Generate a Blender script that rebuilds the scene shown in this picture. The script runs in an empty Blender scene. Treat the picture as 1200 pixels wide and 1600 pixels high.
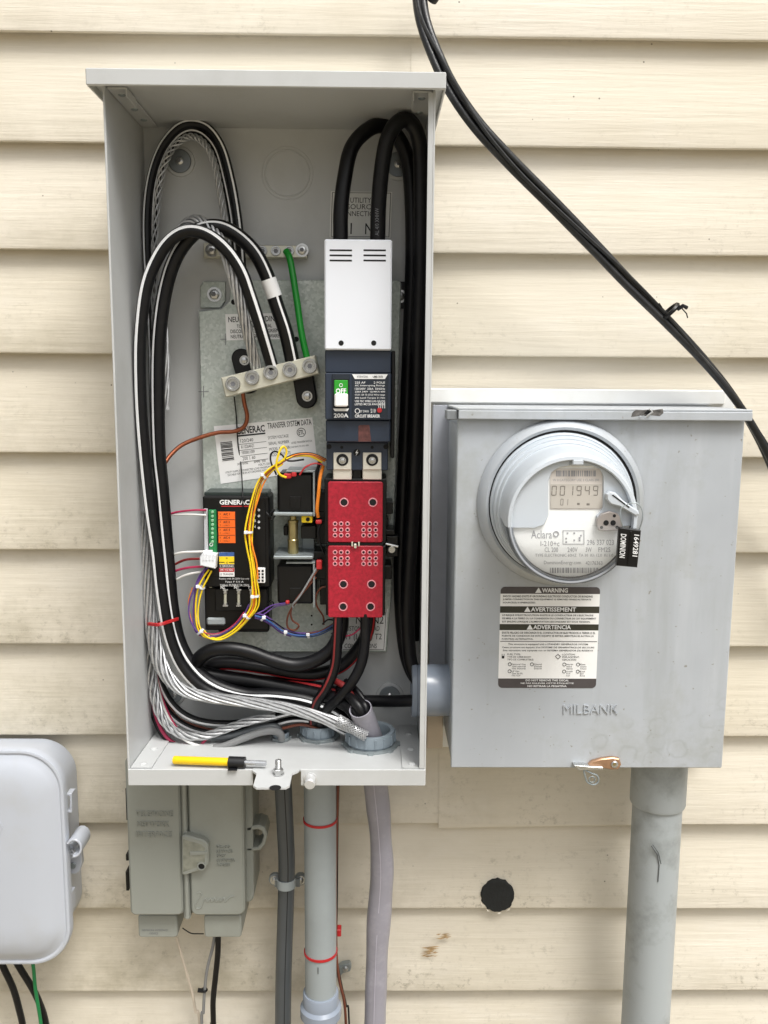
import bpy, bmesh, math, random
from mathutils import Vector, noise
random.seed(7)
R = math.radians
scene = bpy.context.scene
COL = scene.collection

# ------------------------------------------------------------------ camera
CAM_POS = Vector((0.1077, -1.1431, 0.1001))
YAW, PITCH, ROLL, FPX = 0.0139, 0.1462, 0.0072, 1383.0        # focal length in pixels of a 1200 x 1600 frame
_cy, _sy, _cp, _sp = math.cos(YAW), math.sin(YAW), math.cos(PITCH), math.sin(PITCH)
FWD = Vector((_sy * _cp, _cy * _cp, -_sp))
_r0 = Vector((_cy, -_sy, 0)); _u0 = _r0.cross(FWD)
RIGHT = math.cos(ROLL) * _r0 + math.sin(ROLL) * _u0
UP = -math.sin(ROLL) * _r0 + math.cos(ROLL) * _u0
cam_data = bpy.data.cameras.new('camera')
cam = bpy.data.objects.new('camera', cam_data); COL.objects.link(cam)
from mathutils import Matrix
m = Matrix((RIGHT, UP, -FWD)).transposed().to_4x4(); m.translation = CAM_POS
cam.matrix_world = m
cam_data.sensor_fit = 'VERTICAL'; cam_data.sensor_height = 36.0
cam_data.lens = FPX / 1600 * 36.0
cam_data.clip_start = 0.05; cam_data.clip_end = 500
scene.camera = cam

# ------------------------------------------------------------------ sky, sun, exposure
SUN_DIR = Vector((0.36, -0.58, 1.2)).normalized()            # towards the sun: upper right, in front of the wall
elev = math.asin(SUN_DIR.z); azim = math.atan2(SUN_DIR.x, SUN_DIR.y)
world = bpy.data.worlds.new('World'); scene.world = world; world.use_nodes = True
wn = world.node_tree; wn.nodes.clear()
sky = wn.nodes.new('ShaderNodeTexSky'); sky.sky_type = 'NISHITA'; sky.sun_disc = False
sky.sun_elevation = elev; sky.sun_rotation = azim; sky.air_density = 1.0; sky.dust_density = 6.0; sky.ozone_density = 1.0
hs = wn.nodes.new('ShaderNodeHueSaturation'); hs.inputs['Saturation'].default_value = 0.12    # thin even cloud
bg = wn.nodes.new('ShaderNodeBackground'); bg.inputs['Strength'].default_value = 0.095
wo = wn.nodes.new('ShaderNodeOutputWorld')
wn.links.new(sky.outputs[0], hs.inputs['Color']); wn.links.new(hs.outputs[0], bg.inputs['Color']); wn.links.new(bg.outputs[0], wo.inputs[0])
sd = bpy.data.lights.new('sun', 'SUN'); sd.energy = 1.5; sd.angle = R(22); sd.color = (1.0, 0.97, 0.92)
so = bpy.data.objects.new('sun', sd); COL.objects.link(so)
so.rotation_euler = SUN_DIR.to_track_quat('Z', 'Y').to_euler(); so.location = (3, -4, 5)
scene.view_settings.view_transform = 'Standard'; scene.view_settings.look = 'None'
scene.view_settings.gamma = 1.0; scene.view_settings.use_curve_mapping = False
scene.view_settings.exposure = 0.8
scene.render.engine = 'CYCLES'
scene.cycles.use_denoising = True
scene.cycles.max_bounces = 8; scene.cycles.transparent_max_bounces = 12

# ------------------------------------------------------------------ point helpers (photo pixel + distance from the wall -> place)
def V(px, py, t):
    d = FWD + RIGHT * ((px - 600) / FPX) + UP * ((800 - py) / FPX)
    return CAM_POS + d * ((-t - CAM_POS.y) / d.y)
def VZ(px, py, z):
    d = FWD + RIGHT * ((px - 600) / FPX) + UP * ((800 - py) / FPX)
    return CAM_POS + d * ((z - CAM_POS.z) / d.z)
def rect(x0, y0, x1, y1, t):
    xc, yc = (x0 + x1) / 2, (y0 + y1) / 2
    return V(x0, yc, t).x, V(x1, yc, t).x, V(xc, y1, t).z, V(xc, y0, t).z
def px(n, t):                                                  # n photo pixels at distance t, in metres
    return n * (1.1431 - t) / FPX

# ------------------------------------------------------------------ materials
def lin(h):
    h = h.lstrip('#'); c = [int(h[i:i + 2], 16) / 255 for i in (0, 2, 4)]
    return tuple(x / 12.92 if x <= 0.04045 else ((x + 0.055) / 1.055) ** 2.4 for x in c)
MATS = {}
def mat(name, hexcol, rough=0.5, metal=0.0, var=0.06, vscale=40, bump=0.0, bscale=300, stretch=(1, 1, 1), dirt=None, dscale=9, damt=0.35, spec=0.5, coat=0.0):
    if name in MATS: return MATS[name]
    mt = bpy.data.materials.new(name); mt.use_nodes = True; nt = mt.node_tree; N = nt.nodes; Lk = nt.links
    b = N['Principled BSDF']
    c = lin(hexcol)
    tc = N.new('ShaderNodeTexCoord'); mp = N.new('ShaderNodeMapping'); mp.inputs['Scale'].default_value = stretch
    Lk.new(tc.outputs['Object'], mp.inputs['Vector'])
    n1 = N.new('ShaderNodeTexNoise'); n1.inputs['Scale'].default_value = vscale; n1.inputs['Detail'].default_value = 5
    Lk.new(mp.outputs[0], n1.inputs['Vector'])
    mix = N.new('ShaderNodeMix'); mix.data_type = 'RGBA'
    mix.inputs[6].default_value = (*[x * (1 - var) for x in c], 1); mix.inputs[7].default_value = (*[min(1, x * (1 + var)) for x in c], 1)
    rr = N.new('ShaderNodeMapRange'); rr.inputs[1].default_value = 0.3; rr.inputs[2].default_value = 0.7
    Lk.new(n1.outputs['Fac'], rr.inputs[0]); Lk.new(rr.outputs[0], mix.inputs[0])
    out = mix.outputs[2]
    if dirt:
        n2 = N.new('ShaderNodeTexNoise'); n2.inputs['Scale'].default_value = dscale; n2.inputs['Detail'].default_value = 8; n2.inputs['Roughness'].default_value = 0.65
        Lk.new(tc.outputs['Object'], n2.inputs['Vector'])
        r2 = N.new('ShaderNodeMapRange'); r2.inputs[1].default_value = 0.5; r2.inputs[2].default_value = 0.78; r2.inputs[4].default_value = damt
        Lk.new(n2.outputs['Fac'], r2.inputs[0])
        m2 = N.new('ShaderNodeMix'); m2.data_type = 'RGBA'; Lk.new(out, m2.inputs[6]); m2.inputs[7].default_value = (*lin(dirt), 1)
        Lk.new(r2.outputs[0], m2.inputs[0]); out = m2.outputs[2]
    Lk.new(out, b.inputs['Base Color'])
    rv = N.new('ShaderNodeMapRange'); rv.inputs[3].default_value = max(0.02, rough - 0.07); rv.inputs[4].default_value = min(1, rough + 0.07)
    Lk.new(n1.outputs['Fac'], rv.inputs[0]); Lk.new(rv.outputs[0], b.inputs['Roughness'])
    b.inputs['Metallic'].default_value = metal
    b.inputs['Specular IOR Level'].default_value = spec
    b.inputs['Coat Weight'].default_value = coat
    if bump:
        n3 = N.new('ShaderNodeTexNoise'); n3.inputs['Scale'].default_value = bscale; n3.inputs['Detail'].default_value = 4
        Lk.new(mp.outputs[0], n3.inputs['Vector'])
        bp = N.new('ShaderNodeBump'); bp.inputs['Strength'].default_value = bump; bp.inputs['Distance'].default_value = 0.001
        Lk.new(n3.outputs['Fac'], bp.inputs['Height']); Lk.new(bp.outputs[0], b.inputs['Normal'])
    MATS[name] = mt
    return mt

def siding_material():
    mt = bpy.data.materials.new('vinyl_siding'); mt.use_nodes = True; nt = mt.node_tree; N = nt.nodes; Lk = nt.links
    b = N['Principled BSDF']; b.inputs['Roughness'].default_value = 0.55; b.inputs['Specular IOR Level'].default_value = 0.3
    tc = N.new('ShaderNodeTexCoord')
    def nz(scale, detail, st=(1, 1, 1), rough=0.5):
        mp = N.new('ShaderNodeMapping'); mp.inputs['Scale'].default_value = st; Lk.new(tc.outputs['Object'], mp.inputs['Vector'])
        n = N.new('ShaderNodeTexNoise'); n.inputs['Scale'].default_value = scale; n.inputs['Detail'].default_value = detail; n.inputs['Roughness'].default_value = rough
        Lk.new(mp.outputs[0], n.inputs['Vector']); return n.outputs['Fac']
    def mr(src, a, c, lo=0.0, hi=1.0):
        r = N.new('ShaderNodeMapRange'); Lk.new(src, r.inputs[0])
        for i, v in zip((1, 2, 3, 4), (a, c, lo, hi)): r.inputs[i].default_value = v
        return r.outputs[0]
    def mix(fac, a, bcol):
        mx = N.new('ShaderNodeMix'); mx.data_type = 'RGBA'; Lk.new(fac, mx.inputs[0])
        if isinstance(a, tuple): mx.inputs[6].default_value = (*a, 1)
        else: Lk.new(a, mx.inputs[6])
        mx.inputs[7].default_value = (*bcol, 1); return mx.outputs[2]
    def mul(a, c):
        x = N.new('ShaderNodeMath'); x.operation = 'MULTIPLY'; Lk.new(a, x.inputs[0])
        if isinstance(c, float): x.inputs[1].default_value = c
        else: Lk.new(c, x.inputs[1])
        return x.outputs[0]
    col = mix(mr(nz(2.2, 3), 0.35, 0.65), lin('DFD8CA'), lin('D8D0BF'))
    grain = nz(85, 7, (0.045, 1, 1), 0.65)                           # long horizontal wood grain print
    col = mix(mr(grain, 0.5, 0.72, 0, 0.2), col, lin('BFB5A1'))
    sep = N.new('ShaderNodeSeparateXYZ'); Lk.new(tc.outputs['Object'], sep.inputs[0])
    low = mr(sep.outputs['Z'], 1.9, 0.75, 0.3, 1.0)              # splash dirt gathers on the lower courses
    fz = N.new('ShaderNodeMath'); fz.operation = 'SUBTRACT'; Lk.new(sep.outputs['Z'], fz.inputs[0]); fz.inputs[1].default_value = 0.5143 + 1.45 - 20 * 0.127
    fd = N.new('ShaderNodeMath'); fd.operation = 'DIVIDE'; Lk.new(fz.outputs[0], fd.inputs[0]); fd.inputs[1].default_value = 0.127
    ff = N.new('ShaderNodeMath'); ff.operation = 'FRACT'; Lk.new(fd.outputs[0], ff.inputs[0])
    ledge = mr(ff.outputs[0], 0.75, 0.05, 0.25, 1.0)               # grime settles towards the lower edge of each board
    left = mr(sep.outputs['X'], 0.35, -0.1, 0.22, 1.0)
    d1 = mul(mul(mr(nz(7, 9, (1, 1, 1.2), 0.7), 0.43, 0.69, 0, 0.9), low), left)
    col = mix(mul(d1, ledge), col, lin('938B73'))
    d2 = mul(mr(nz(120, 5, (0.8, 1, 1), 0.75), 0.54, 0.70, 0, 0.7), mr(nz(8, 5), 0.42, 0.6))
    col = mix(mul(mul(d2, low), ledge), col, lin('6F6754'))
    vo = N.new('ShaderNodeTexVoronoi'); vo.inputs['Scale'].default_value = 34; Lk.new(tc.outputs['Object'], vo.inputs['Vector'])
    sp = mul(mr(vo.outputs['Distance'], 0.045, 0.03), mr(nz(6, 2), 0.50, 0.56))
    col = mix(mul(sp, 0.8), col, lin('4A4236'))
    fl_ = N.new('ShaderNodeMath'); fl_.operation = 'FLOOR'; Lk.new(fd.outputs[0], fl_.inputs[0])
    wn_ = N.new('ShaderNodeTexWhiteNoise'); wn_.noise_dimensions = '1D'; Lk.new(fl_.outputs[0], wn_.inputs['W'])
    col = mix(mr(wn_.outputs['Value'], 0, 1, 0, 0.16), col, lin('C4BA9E'))      # boards weathered unevenly
    col = mix(mr(nz(3.5, 6, (1, 1, 2.5), 0.65), 0.55, 0.75, 0, 0.4), col, lin('E6E2DA'))   # chalky pale patches
    Lk.new(col, b.inputs['Base Color'])
    bp = N.new('ShaderNodeBump'); bp.inputs['Strength'].default_value = 0.5; bp.inputs['Distance'].default_value = 0.0014
    g2 = nz(150, 5, (0.05, 1, 1), 0.6); ad = N.new('ShaderNodeMath'); ad.operation = 'ADD'; Lk.new(grain, ad.inputs[0]); Lk.new(g2, ad.inputs[1])
    Lk.new(ad.outputs[0], bp.inputs['Height']); Lk.new(bp.outputs[0], b.inputs['Normal'])
    return mt

def galvanized_material():
    mt = bpy.data.materials.new('galvanized_steel'); mt.use_nodes = True; nt = mt.node_tree; N = nt.nodes; Lk = nt.links
    b = N['Principled BSDF']; b.inputs['Metallic'].default_value = 0.25
    tc = N.new('ShaderNodeTexCoord')
    vo = N.new('ShaderNodeTexVoronoi'); vo.inputs['Scale'].default_value = 330; Lk.new(tc.outputs['Object'], vo.inputs['Vector'])
    nz = N.new('ShaderNodeTexNoise'); nz.inputs['Scale'].default_value = 14; Lk.new(tc.outputs['Object'], nz.inputs['Vector'])
    sep = N.new('ShaderNodeSeparateColor'); Lk.new(vo.outputs['Color'], sep.inputs[0])
    mx = N.new('ShaderNodeMix'); mx.data_type = 'RGBA'; Lk.new(sep.outputs[0], mx.inputs[0])
    mx.inputs[6].default_value = (*lin('A6ABA8'), 1); mx.inputs[7].default_value = (*lin('D6D8D6'), 1)
    m2 = N.new('ShaderNodeMix'); m2.data_type = 'RGBA'; Lk.new(nz.outputs['Fac'], m2.inputs[0]); Lk.new(mx.outputs[2], m2.inputs[6]); m2.inputs[7].default_value = (*lin('B7C3BA'), 1)
    Lk.new(m2.outputs[2], b.inputs['Base Color'])
    mr = N.new('ShaderNodeMapRange'); mr.inputs[3].default_value = 0.38; mr.inputs[4].default_value = 0.62; Lk.new(sep.outputs[1], mr.inputs[0]); Lk.new(mr.outputs[0], b.inputs['Roughness'])
    return mt

def glass_material(name, tint, trans=0.85):
    mt = bpy.data.materials.new(name); mt.use_nodes = True; nt = mt.node_tree; N = nt.nodes; Lk = nt.links
    N.clear(); o = N.new('ShaderNodeOutputMaterial'); mx = N.new('ShaderNodeMixShader'); tr = N.new('ShaderNodeBsdfTransparent'); g = N.new('ShaderNodeBsdfPrincipled')
    g.inputs['Base Color'].default_value = (*lin(tint), 1); g.inputs['Roughness'].default_value = 0.08
    tr.inputs[0].default_value = (0.95, 0.96, 0.97, 1)
    fr = N.new('ShaderNodeFresnel'); fr.inputs[0].default_value = 1.45
    ad = N.new('ShaderNodeMath'); ad.operation = 'ADD'; ad.use_clamp = True; Lk.new(fr.outputs[0], ad.inputs[0]); ad.inputs[1].default_value = 1 - trans
    Lk.new(ad.outputs[0], mx.inputs[0]); Lk.new(tr.outputs[0], mx.inputs[1]); Lk.new(g.outputs[0], mx.inputs[2]); Lk.new(mx.outputs[0], o.inputs[0])
    return mt

SIDING = siding_material(); GALV = galvanized_material()
GLASS = glass_material('clear_cover', 'FFFFFF', 0.93); SMOKE = glass_material('grey_clear_cover', '8E959E', 0.72)
PAINT = mat('grey_painted_steel', 'BEC0C0', 0.42, 0, 0.025, 6, 0.06, 900, dirt='94958F', dscale=9, damt=0.32)
def weathered_paint():
    mt = bpy.data.materials.new('weathered_grey_paint'); mt.use_nodes = True; nt = mt.node_tree; N = nt.nodes; Lk = nt.links; b = N['Principled BSDF']
    tc = N.new('ShaderNodeTexCoord')
    def nz(scale, st=(1, 1, 1), det=6, ro=0.6):
        mp = N.new('ShaderNodeMapping'); mp.inputs['Scale'].default_value = st; Lk.new(tc.outputs['Object'], mp.inputs['Vector'])
        n = N.new('ShaderNodeTexNoise'); n.inputs['Scale'].default_value = scale; n.inputs['Detail'].default_value = det; n.inputs['Roughness'].default_value = ro; Lk.new(mp.outputs[0], n.inputs['Vector']); return n.outputs['Fac']
    def mr(x, a, c, lo=0., hi=1.):
        r = N.new('ShaderNodeMapRange'); Lk.new(x, r.inputs[0])
        for i, v in zip((1, 2, 3, 4), (a, c, lo, hi)): r.inputs[i].default_value = v
        return r.outputs[0]
    def mix(f, a, c):
        m = N.new('ShaderNodeMix'); m.data_type = 'RGBA'; Lk.new(f, m.inputs[0])
        if isinstance(a, tuple): m.inputs[6].default_value = (*a, 1)
        else: Lk.new(a, m.inputs[6])
        m.inputs[7].default_value = (*c, 1); return m.outputs[2]
    def mul(a, c):
        x = N.new('ShaderNodeMath'); x.operation = 'MULTIPLY'; Lk.new(a, x.inputs[0]); Lk.new(c, x.inputs[1]); return x.outputs[0]
    col = mix(mr(nz(5), 0.3, 0.7), lin('A7ACB2'), lin('B4B9BE'))
    col = mix(mr(nz(26, (1, 1, 0.07)), 0.54, 0.8, 0, 0.4), col, lin('CDD1D5'))        # pale rain runs
    col = mix(mr(nz(17, (1, 1, 0.12)), 0.56, 0.8, 0, 0.5), col, lin('8B8E8A'))       # dark rain runs
    col = mix(mr(nz(9, (1, 1, 1), 8, 0.7), 0.52, 0.72, 0, 0.5), col, lin('94958C'))   # grime blotches
    sp = N.new('ShaderNodeSeparateXYZ'); Lk.new(tc.outputs['Object'], sp.inputs[0])
    vo = N.new('ShaderNodeTexVoronoi'); vo.inputs['Scale'].default_value = 36
    wv_ = N.new('ShaderNodeMix'); wv_.data_type = 'VECTOR'; wv_.inputs[0].default_value = 0.012; nv = N.new('ShaderNodeTexNoise'); nv.inputs['Scale'].default_value = 60; Lk.new(tc.outputs['Object'], wv_.inputs[4]); Lk.new(nv.outputs['Color'], wv_.inputs[5]); Lk.new(tc.outputs['Object'], nv.inputs['Vector']); Lk.new(wv_.outputs[1], vo.inputs['Vector'])
    ring = mul(mr(vo.outputs['Distance'], 0.34, 0.40), mr(vo.outputs['Distance'], 0.5, 0.42))
    col = mix(mul(mul(ring, mr(sp.outputs['Z'], 0.13, 0.05, 0, 0.28)), mr(nz(11), 0.5, 0.62)), col, lin('8E918E'))      # dried splash rings
    col = mix(mr(nz(160, (1, 1, 1), 3, 0.5), 0.70, 0.76, 0, 0.7), col, lin('7D7768'))                         # specks
    Lk.new(col, b.inputs['Base Color']); Lk.new(mr(nz(30), 0.3, 0.7, 0.36, 0.6), b.inputs['Roughness'])
    bp = N.new('ShaderNodeBump'); bp.inputs['Strength'].default_value = 0.25; bp.inputs['Distance'].default_value = 0.004; Lk.new(nz(7, (1, 1, 1), 2), bp.inputs['Height']); Lk.new(bp.outputs[0], b.inputs['Normal'])
    return mt
MILB = weathered_paint()
WHITEP = mat('meter_white_plastic', 'C3CAD1', 0.25, 0, 0.03, 8, dirt='B5B8B8', dscale=12, damt=0.2)
FACE = mat('meter_face_print', 'F0F1EF', 0.5, 0, 0.02)
UTIL = mat('pale_grey_plastic', 'B6BBC4', 0.34, 0, 0.03, 5, dirt='A9A79E', dscale=14, damt=0.3)
NID = mat('weathered_grey_green_plastic', '92958E', 0.55, 0, 0.06, 7, 0.05, 600, dirt='7C7A6C', dscale=11, damt=0.45)
BLACK = mat('black_cable_jacket', '0B0B0E', 0.40, 0, 0.3, 30, 0.12, 500, spec=0.35, dirt='1D1D20', dscale=45, damt=0.6)
DROP = mat('weathered_black_jacket', '18191B', 0.36, 0, 0.3, 80, 0.4, 400, dirt='4A4A48', dscale=60, damt=0.4)
BLKP = mat('black_plastic', '0B0B0C', 0.38, 0, 0.2, 50, spec=0.35)
WHITES = mat('white_stripe', 'F0F1F2', 0.45, 0, 0.04)
ALU = mat('aluminium_strand', 'C2C3C4', 0.42, 0.75, 0.15, 200)
STEEL = mat('bright_zinc_steel', 'C6C7C6', 0.28, 0.9, 0.1, 150)
ZINC = mat('dull_zinc', '9AA2A4', 0.45, 0.6, 0.12, 90)
TIN = mat('tinned_aluminium_bar', 'CFCDBD', 0.42, 0.45, 0.06, 120)
COPPER = mat('bare_copper', '9A5B42', 0.35, 0.75, 0.15, 120)
BRONZE = mat('bronze_latch', 'B08C70', 0.4, 0.6, 0.15, 100)
BRASS = mat('brass_plunger', 'A89C70', 0.3, 0.85, 0.12, 100)
GREENW = mat('green_insulation', '128A28', 0.35, 0, 0.08)
DGREEN = mat('dark_green_insulation', '157A44', 0.4, 0, 0.08)
REDW = mat('red_insulation', 'B3272B', 0.4, 0, 0.1)
DREDW = mat('dark_red_insulation', '7A2223', 0.42, 0, 0.12)
PINKW = mat('magenta_insulation', 'B22F55', 0.4, 0, 0.1)
YELW = mat('yellow_insulation', 'F2D21F', 0.4, 0, 0.06)
ORGW = mat('orange_insulation', 'F08A2A', 0.4, 0, 0.06)
PURW = mat('purple_insulation', '5E3F86', 0.4, 0, 0.08)
BLUW = mat('blue_insulation', '3A5C9A', 0.4, 0, 0.08)
BRNW = mat('brown_insulation', '6E3A28', 0.45, 0, 0.1)
WHTW = mat('white_insulation', 'E4E3E0', 0.4, 0, 0.04)
CREAMW = mat('cream_insulation', 'CBBFAF', 0.5, 0, 0.1)
GREYW = mat('grey_insulation', '7F8080', 0.45, 0, 0.1)
REDTIE = mat('red_nylon', 'B01E24', 0.4, 0, 0.06)
WTIE = mat('white_nylon', 'E6E8EC', 0.4, 0, 0.03)
REDF = mat('red_fibre_board', 'A3172C', 0.45, 0, 0.22, 330, 0.08, 500)
REDE = mat('pale_red_cut_edge', 'D88A92', 0.5, 0, 0.1)
NAVY = mat('navy_moulded_plastic', '283242', 0.42, 0, 0.07, 20)
NAVYD = mat('dark_navy_print', '1B2430', 0.5, 0, 0.05)
LUGW = mat('tin_plated_lug', 'D8D4C8', 0.4, 0.3, 0.05, 60)
COVERW = mat('white_terminal_cover', 'E9EDF5', 0.38, 0, 0.02, 8)
GREENP = mat('green_handle_print', '2C9A2A', 0.4, 0, 0.04)
ORANGE = mat('orange_print', 'F06A1C', 0.5, 0, 0.03)
TERM = mat('green_terminal_strip', '1F7A45', 0.4, 0, 0.08)
TERML = mat('pale_green_screw', '8FC29A', 0.4, 0.2, 0.08)
PVC = mat('grey_pvc', '959C9E', 0.42, 0, 0.04, 10, dirt='7A7E7C', dscale=15, damt=0.25)
PVCL = mat('light_grey_pvc', '8A93A0', 0.25, 0, 0.04, 10)
BUSH = mat('grey_bushing', '7D8890', 0.4, 0, 0.05, 30)
PVCOLD = mat('weathered_grey_pvc', 'A2A8AA', 0.5, 0, 0.08, 5, 0.04, 500, stretch=(2, 2, 0.3), dirt='63665F', dscale=13, damt=0.8)
FLEX = mat('dark_grey_flex', '4A4E51', 0.42, 0, 0.1, 20)
SHEATH = mat('lavender_grey_sheath', '918F98', 0.36, 0, 0.05, 20, dirt='B4B1BB', dscale=38, damt=0.5)
STICK = mat('white_sticker', 'F2F2F1', 0.5, 0, 0.02)
SILVST = mat('silver_sticker', 'DDDEDA', 0.42, 0.0, 0.03)
INK = mat('black_ink', '17171A', 0.6, 0, 0.05)
GINK = mat('grey_ink', '6F7074', 0.6, 0, 0.05)
WINK = mat('white_ink', 'E9EAEA', 0.6, 0, 0.03)
DECALB = mat('faded_brown_black_band', '4A4546', 0.5, 0, 0.12, 60)
DECALO = mat('olive_black_band', '333228', 0.5, 0, 0.2, 60)
LCD = mat('lcd_glass', 'BDB8B0', 0.25, 0, 0.02)
LCDS = mat('lcd_segment', '77726C', 0.4, 0, 0.03)
YELP = mat('yellow_handle', 'F4C813', 0.35, 0, 0.04)
TAPE = mat('black_tape', '131417', 0.45, 0, 0.15)
BLOCK = mat('cream_trim_board', 'E2E3E1', 0.5, 0, 0.03, 6, dirt='B9B09A', dscale=9, damt=0.35)
TANTRIM = mat('tan_trim', 'CDBFAE', 0.55, 0, 0.05)
HOLE = mat('dark_hole', '0B0B0C', 0.8, 0, 0.1)
FOAM = mat('black_foam_plug', '1B1D1D', 0.8, 0, 0.3, 90, 0.6, 200)
SCRAPE = mat('brown_scrape', 'B2946A', 0.8, 0, 0.25, 300)
FELT = mat('smooth_grey_washer', '858B8F', 0.4, 0.5, 0.06, 60)
RUSTY = mat('faded_orange_sticker', '5A3431', 0.6, 0, 0.35, 200)

# ------------------------------------------------------------------ mesh builder
class MB:
    def __init__(s): s.v = []; s.f = []
    def add(s, vs, fs):
        o = len(s.v); s.v += [Vector(p) for p in vs]; s.f += [tuple(i + o for i in f) for f in fs]; return s
    def box(s, x0, x1, t0, t1, z0, z1, b=0.0006):
        c = Vector(((x0 + x1) / 2, -(t0 + t1) / 2, (z0 + z1) / 2)); h = (abs(x1 - x0) / 2, abs(t1 - t0) / 2, abs(z1 - z0) / 2)
        b = min(b, *[q * 0.45 for q in h]); vs = []; idx = {}
        for sx in (-1, 1):
            for sy in (-1, 1):
                for sz in (-1, 1):
                    for k in range(3):
                        q = [h[0] - b, h[1] - b, h[2] - b]; q[k] = h[k]
                        idx[(sx, sy, sz, k)] = len(vs); vs.append(c + Vector((sx * q[0], sy * q[1], sz * q[2])))
        fs = []
        I = lambda a, bb, cc, k: idx[(a, bb, cc, k)]
        for sg in (-1, 1):
            fs.append((I(sg, -1, -1, 0), I(sg, 1, -1, 0), I(sg, 1, 1, 0), I(sg, -1, 1, 0)))
            fs.append((I(-1, sg, -1, 1), I(1, sg, -1, 1), I(1, sg, 1, 1), I(-1, sg, 1, 1)))
            fs.append((I(-1, -1, sg, 2), I(1, -1, sg, 2), I(1, 1, sg, 2), I(-1, 1, sg, 2)))
        for a in (-1, 1):
            for bb in (-1, 1):
                fs.append((I(-1, a, bb, 1), I(1, a, bb, 1), I(1, a, bb, 2), I(-1, a, bb, 2)))
                fs.append((I(a, -1, bb, 0), I(a, 1, bb, 0), I(a, 1, bb, 2), I(a, -1, bb, 2)))
                fs.append((I(a, bb, -1, 0), I(a, bb, 1, 0), I(a, bb, 1, 1), I(a, bb, -1, 1)))
                for cc in (-1, 1): fs.append((I(a, bb, cc, 0), I(a, bb, cc, 1), I(a, bb, cc, 2)))
        return s.add(vs, fs)
    def pbox(s, x0, y0, x1, y1, t0, t1, b=0.0006):                 # box by photo rectangle of its front
        a = rect(x0, y0, x1, y1, t1); return s.box(a[0], a[1], t0, t1, a[2], a[3], b)
    def prism(s, poly, t0, t1, b=0.0):                              # poly: (x, z) outline
        n = len(poly); area = sum(poly[i][0] * poly[(i + 1) % n][1] - poly[(i + 1) % n][0] * poly[i][1] for i in range(n))
        if area < 0: poly = poly[::-1]
        ins = []
        for i in range(n):
            p0, p1, p2 = poly[i - 1], poly[i], poly[(i + 1) % n]
            e1 = Vector((p1[0] - p0[0], p1[1] - p0[1])); e2 = Vector((p2[0] - p1[0], p2[1] - p1[1]))
            n1 = Vector((-e1.y, e1.x)).normalized() if e1.length else Vector((0, 0)); n2 = Vector((-e2.y, e2.x)).normalized() if e2.length else n1
            nn = n1 + n2
            if nn.length < 1e-6: nn = n1
            nn = nn / max(0.5, nn.length_squared / 2) if nn.length else nn
            ins.append((p1[0] + nn.x * b, p1[1] + nn.y * b))
        vs = [(x, -t0, z) for x, z in poly] + [(x, -(t1 - b), z) for x, z in poly]; fs = [tuple(range(n))]
        for i in range(n): j = (i + 1) % n; fs.append((i, j, n + j, n + i))
        if b > 0:
            vs += [(x, -t1, z) for x, z in ins]
            for i in range(n): j = (i + 1) % n; fs.append((n + i, n + j, 2 * n + j, 2 * n + i))
            fs.append(tuple(range(2 * n, 3 * n)))
        else: fs.append(tuple(range(n, 2 * n)))
        return s.add(vs, fs)
    def pprism(s, pts, t0, t1, b=0.0): return s.prism([(V(x, y, t1).x, V(x, y, t1).z) for x, y in pts], t0, t1, b)
    def flat(s, poly, z0, z1):                                      # poly: (x, t), extruded upright
        n = len(poly); vs = [(x, -t, z0) for x, t in poly] + [(x, -t, z1) for x, t in poly]
        fs = [tuple(range(n)), tuple(range(n, 2 * n))] + [(i, (i + 1) % n, n + (i + 1) % n, n + i) for i in range(n)]
        return s.add(vs, fs)
    def lathe(s, c, axis, prof, n=32, a0=0.0, a1=2 * math.pi, e1=None, upright=False):
        c = Vector(c); ax = Vector(axis).normalized()
        if e1 is None: e1 = Vector((1, 0, 0)) if abs(ax.x) < 0.9 else Vector((0, 1, 0))
        e1 = (Vector(e1) - ax * ax.dot(Vector(e1))).normalized(); e2 = ax.cross(e1)
        if upright: e1, e2 = Vector((1, 0, 0)), Vector((0, 0, 1)); ax = ax / abs(ax.y)
        if e2.z < -0.1: e2 = -e2
        full = abs(a1 - a0 - 2 * math.pi) < 1e-6; m = n if full else n + 1; vs = []; fs = []; rows = []
        for r, h in prof:
            if r < 1e-7 and full: rows.append([len(vs)]); vs.append(c + ax * h)
            else:
                rows.append(list(range(len(vs), len(vs) + m)))
                for i in range(m):
                    a = a0 + (a1 - a0) * i / n; vs.append(c + ax * h + (e1 * math.cos(a) + e2 * math.sin(a)) * r)
        for ra, rb in zip(rows, rows[1:]):
            for i in range(n):
                j = (i + 1) % m if full else i + 1
                if len(ra) == 1 and len(rb) == 1: continue
                if len(ra) == 1: fs.append((ra[0], rb[i], rb[j]))
                elif len(rb) == 1: fs.append((ra[i], ra[j], rb[0]))
                else: fs.append((ra[i], ra[j], rb[j], rb[i]))
        return s.add(vs, fs)
    def cyl(s, c, axis, r, h, n=24, b=0.0006):
        b = min(b, r * 0.4, h * 0.4)
        return s.lathe(c, axis, [(0, 0), (r - b, 0), (r, b), (r, h - b), (r - b, h), (0, h)], n)
    def disc(s, c, axis, r, h=0.0003, n=24): return s.lathe(c, axis, [(r, 0), (r, h), (0, h)], n)
    def ring(s, c, axis, Rr, r, n=28, k=8, squash=1.0):
        return s.lathe(c, axis, [(Rr + r * math.cos(q * 2 * math.pi / k), squash * r * math.sin(q * 2 * math.pi / k)) for q in range(k + 1)], n)
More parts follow.
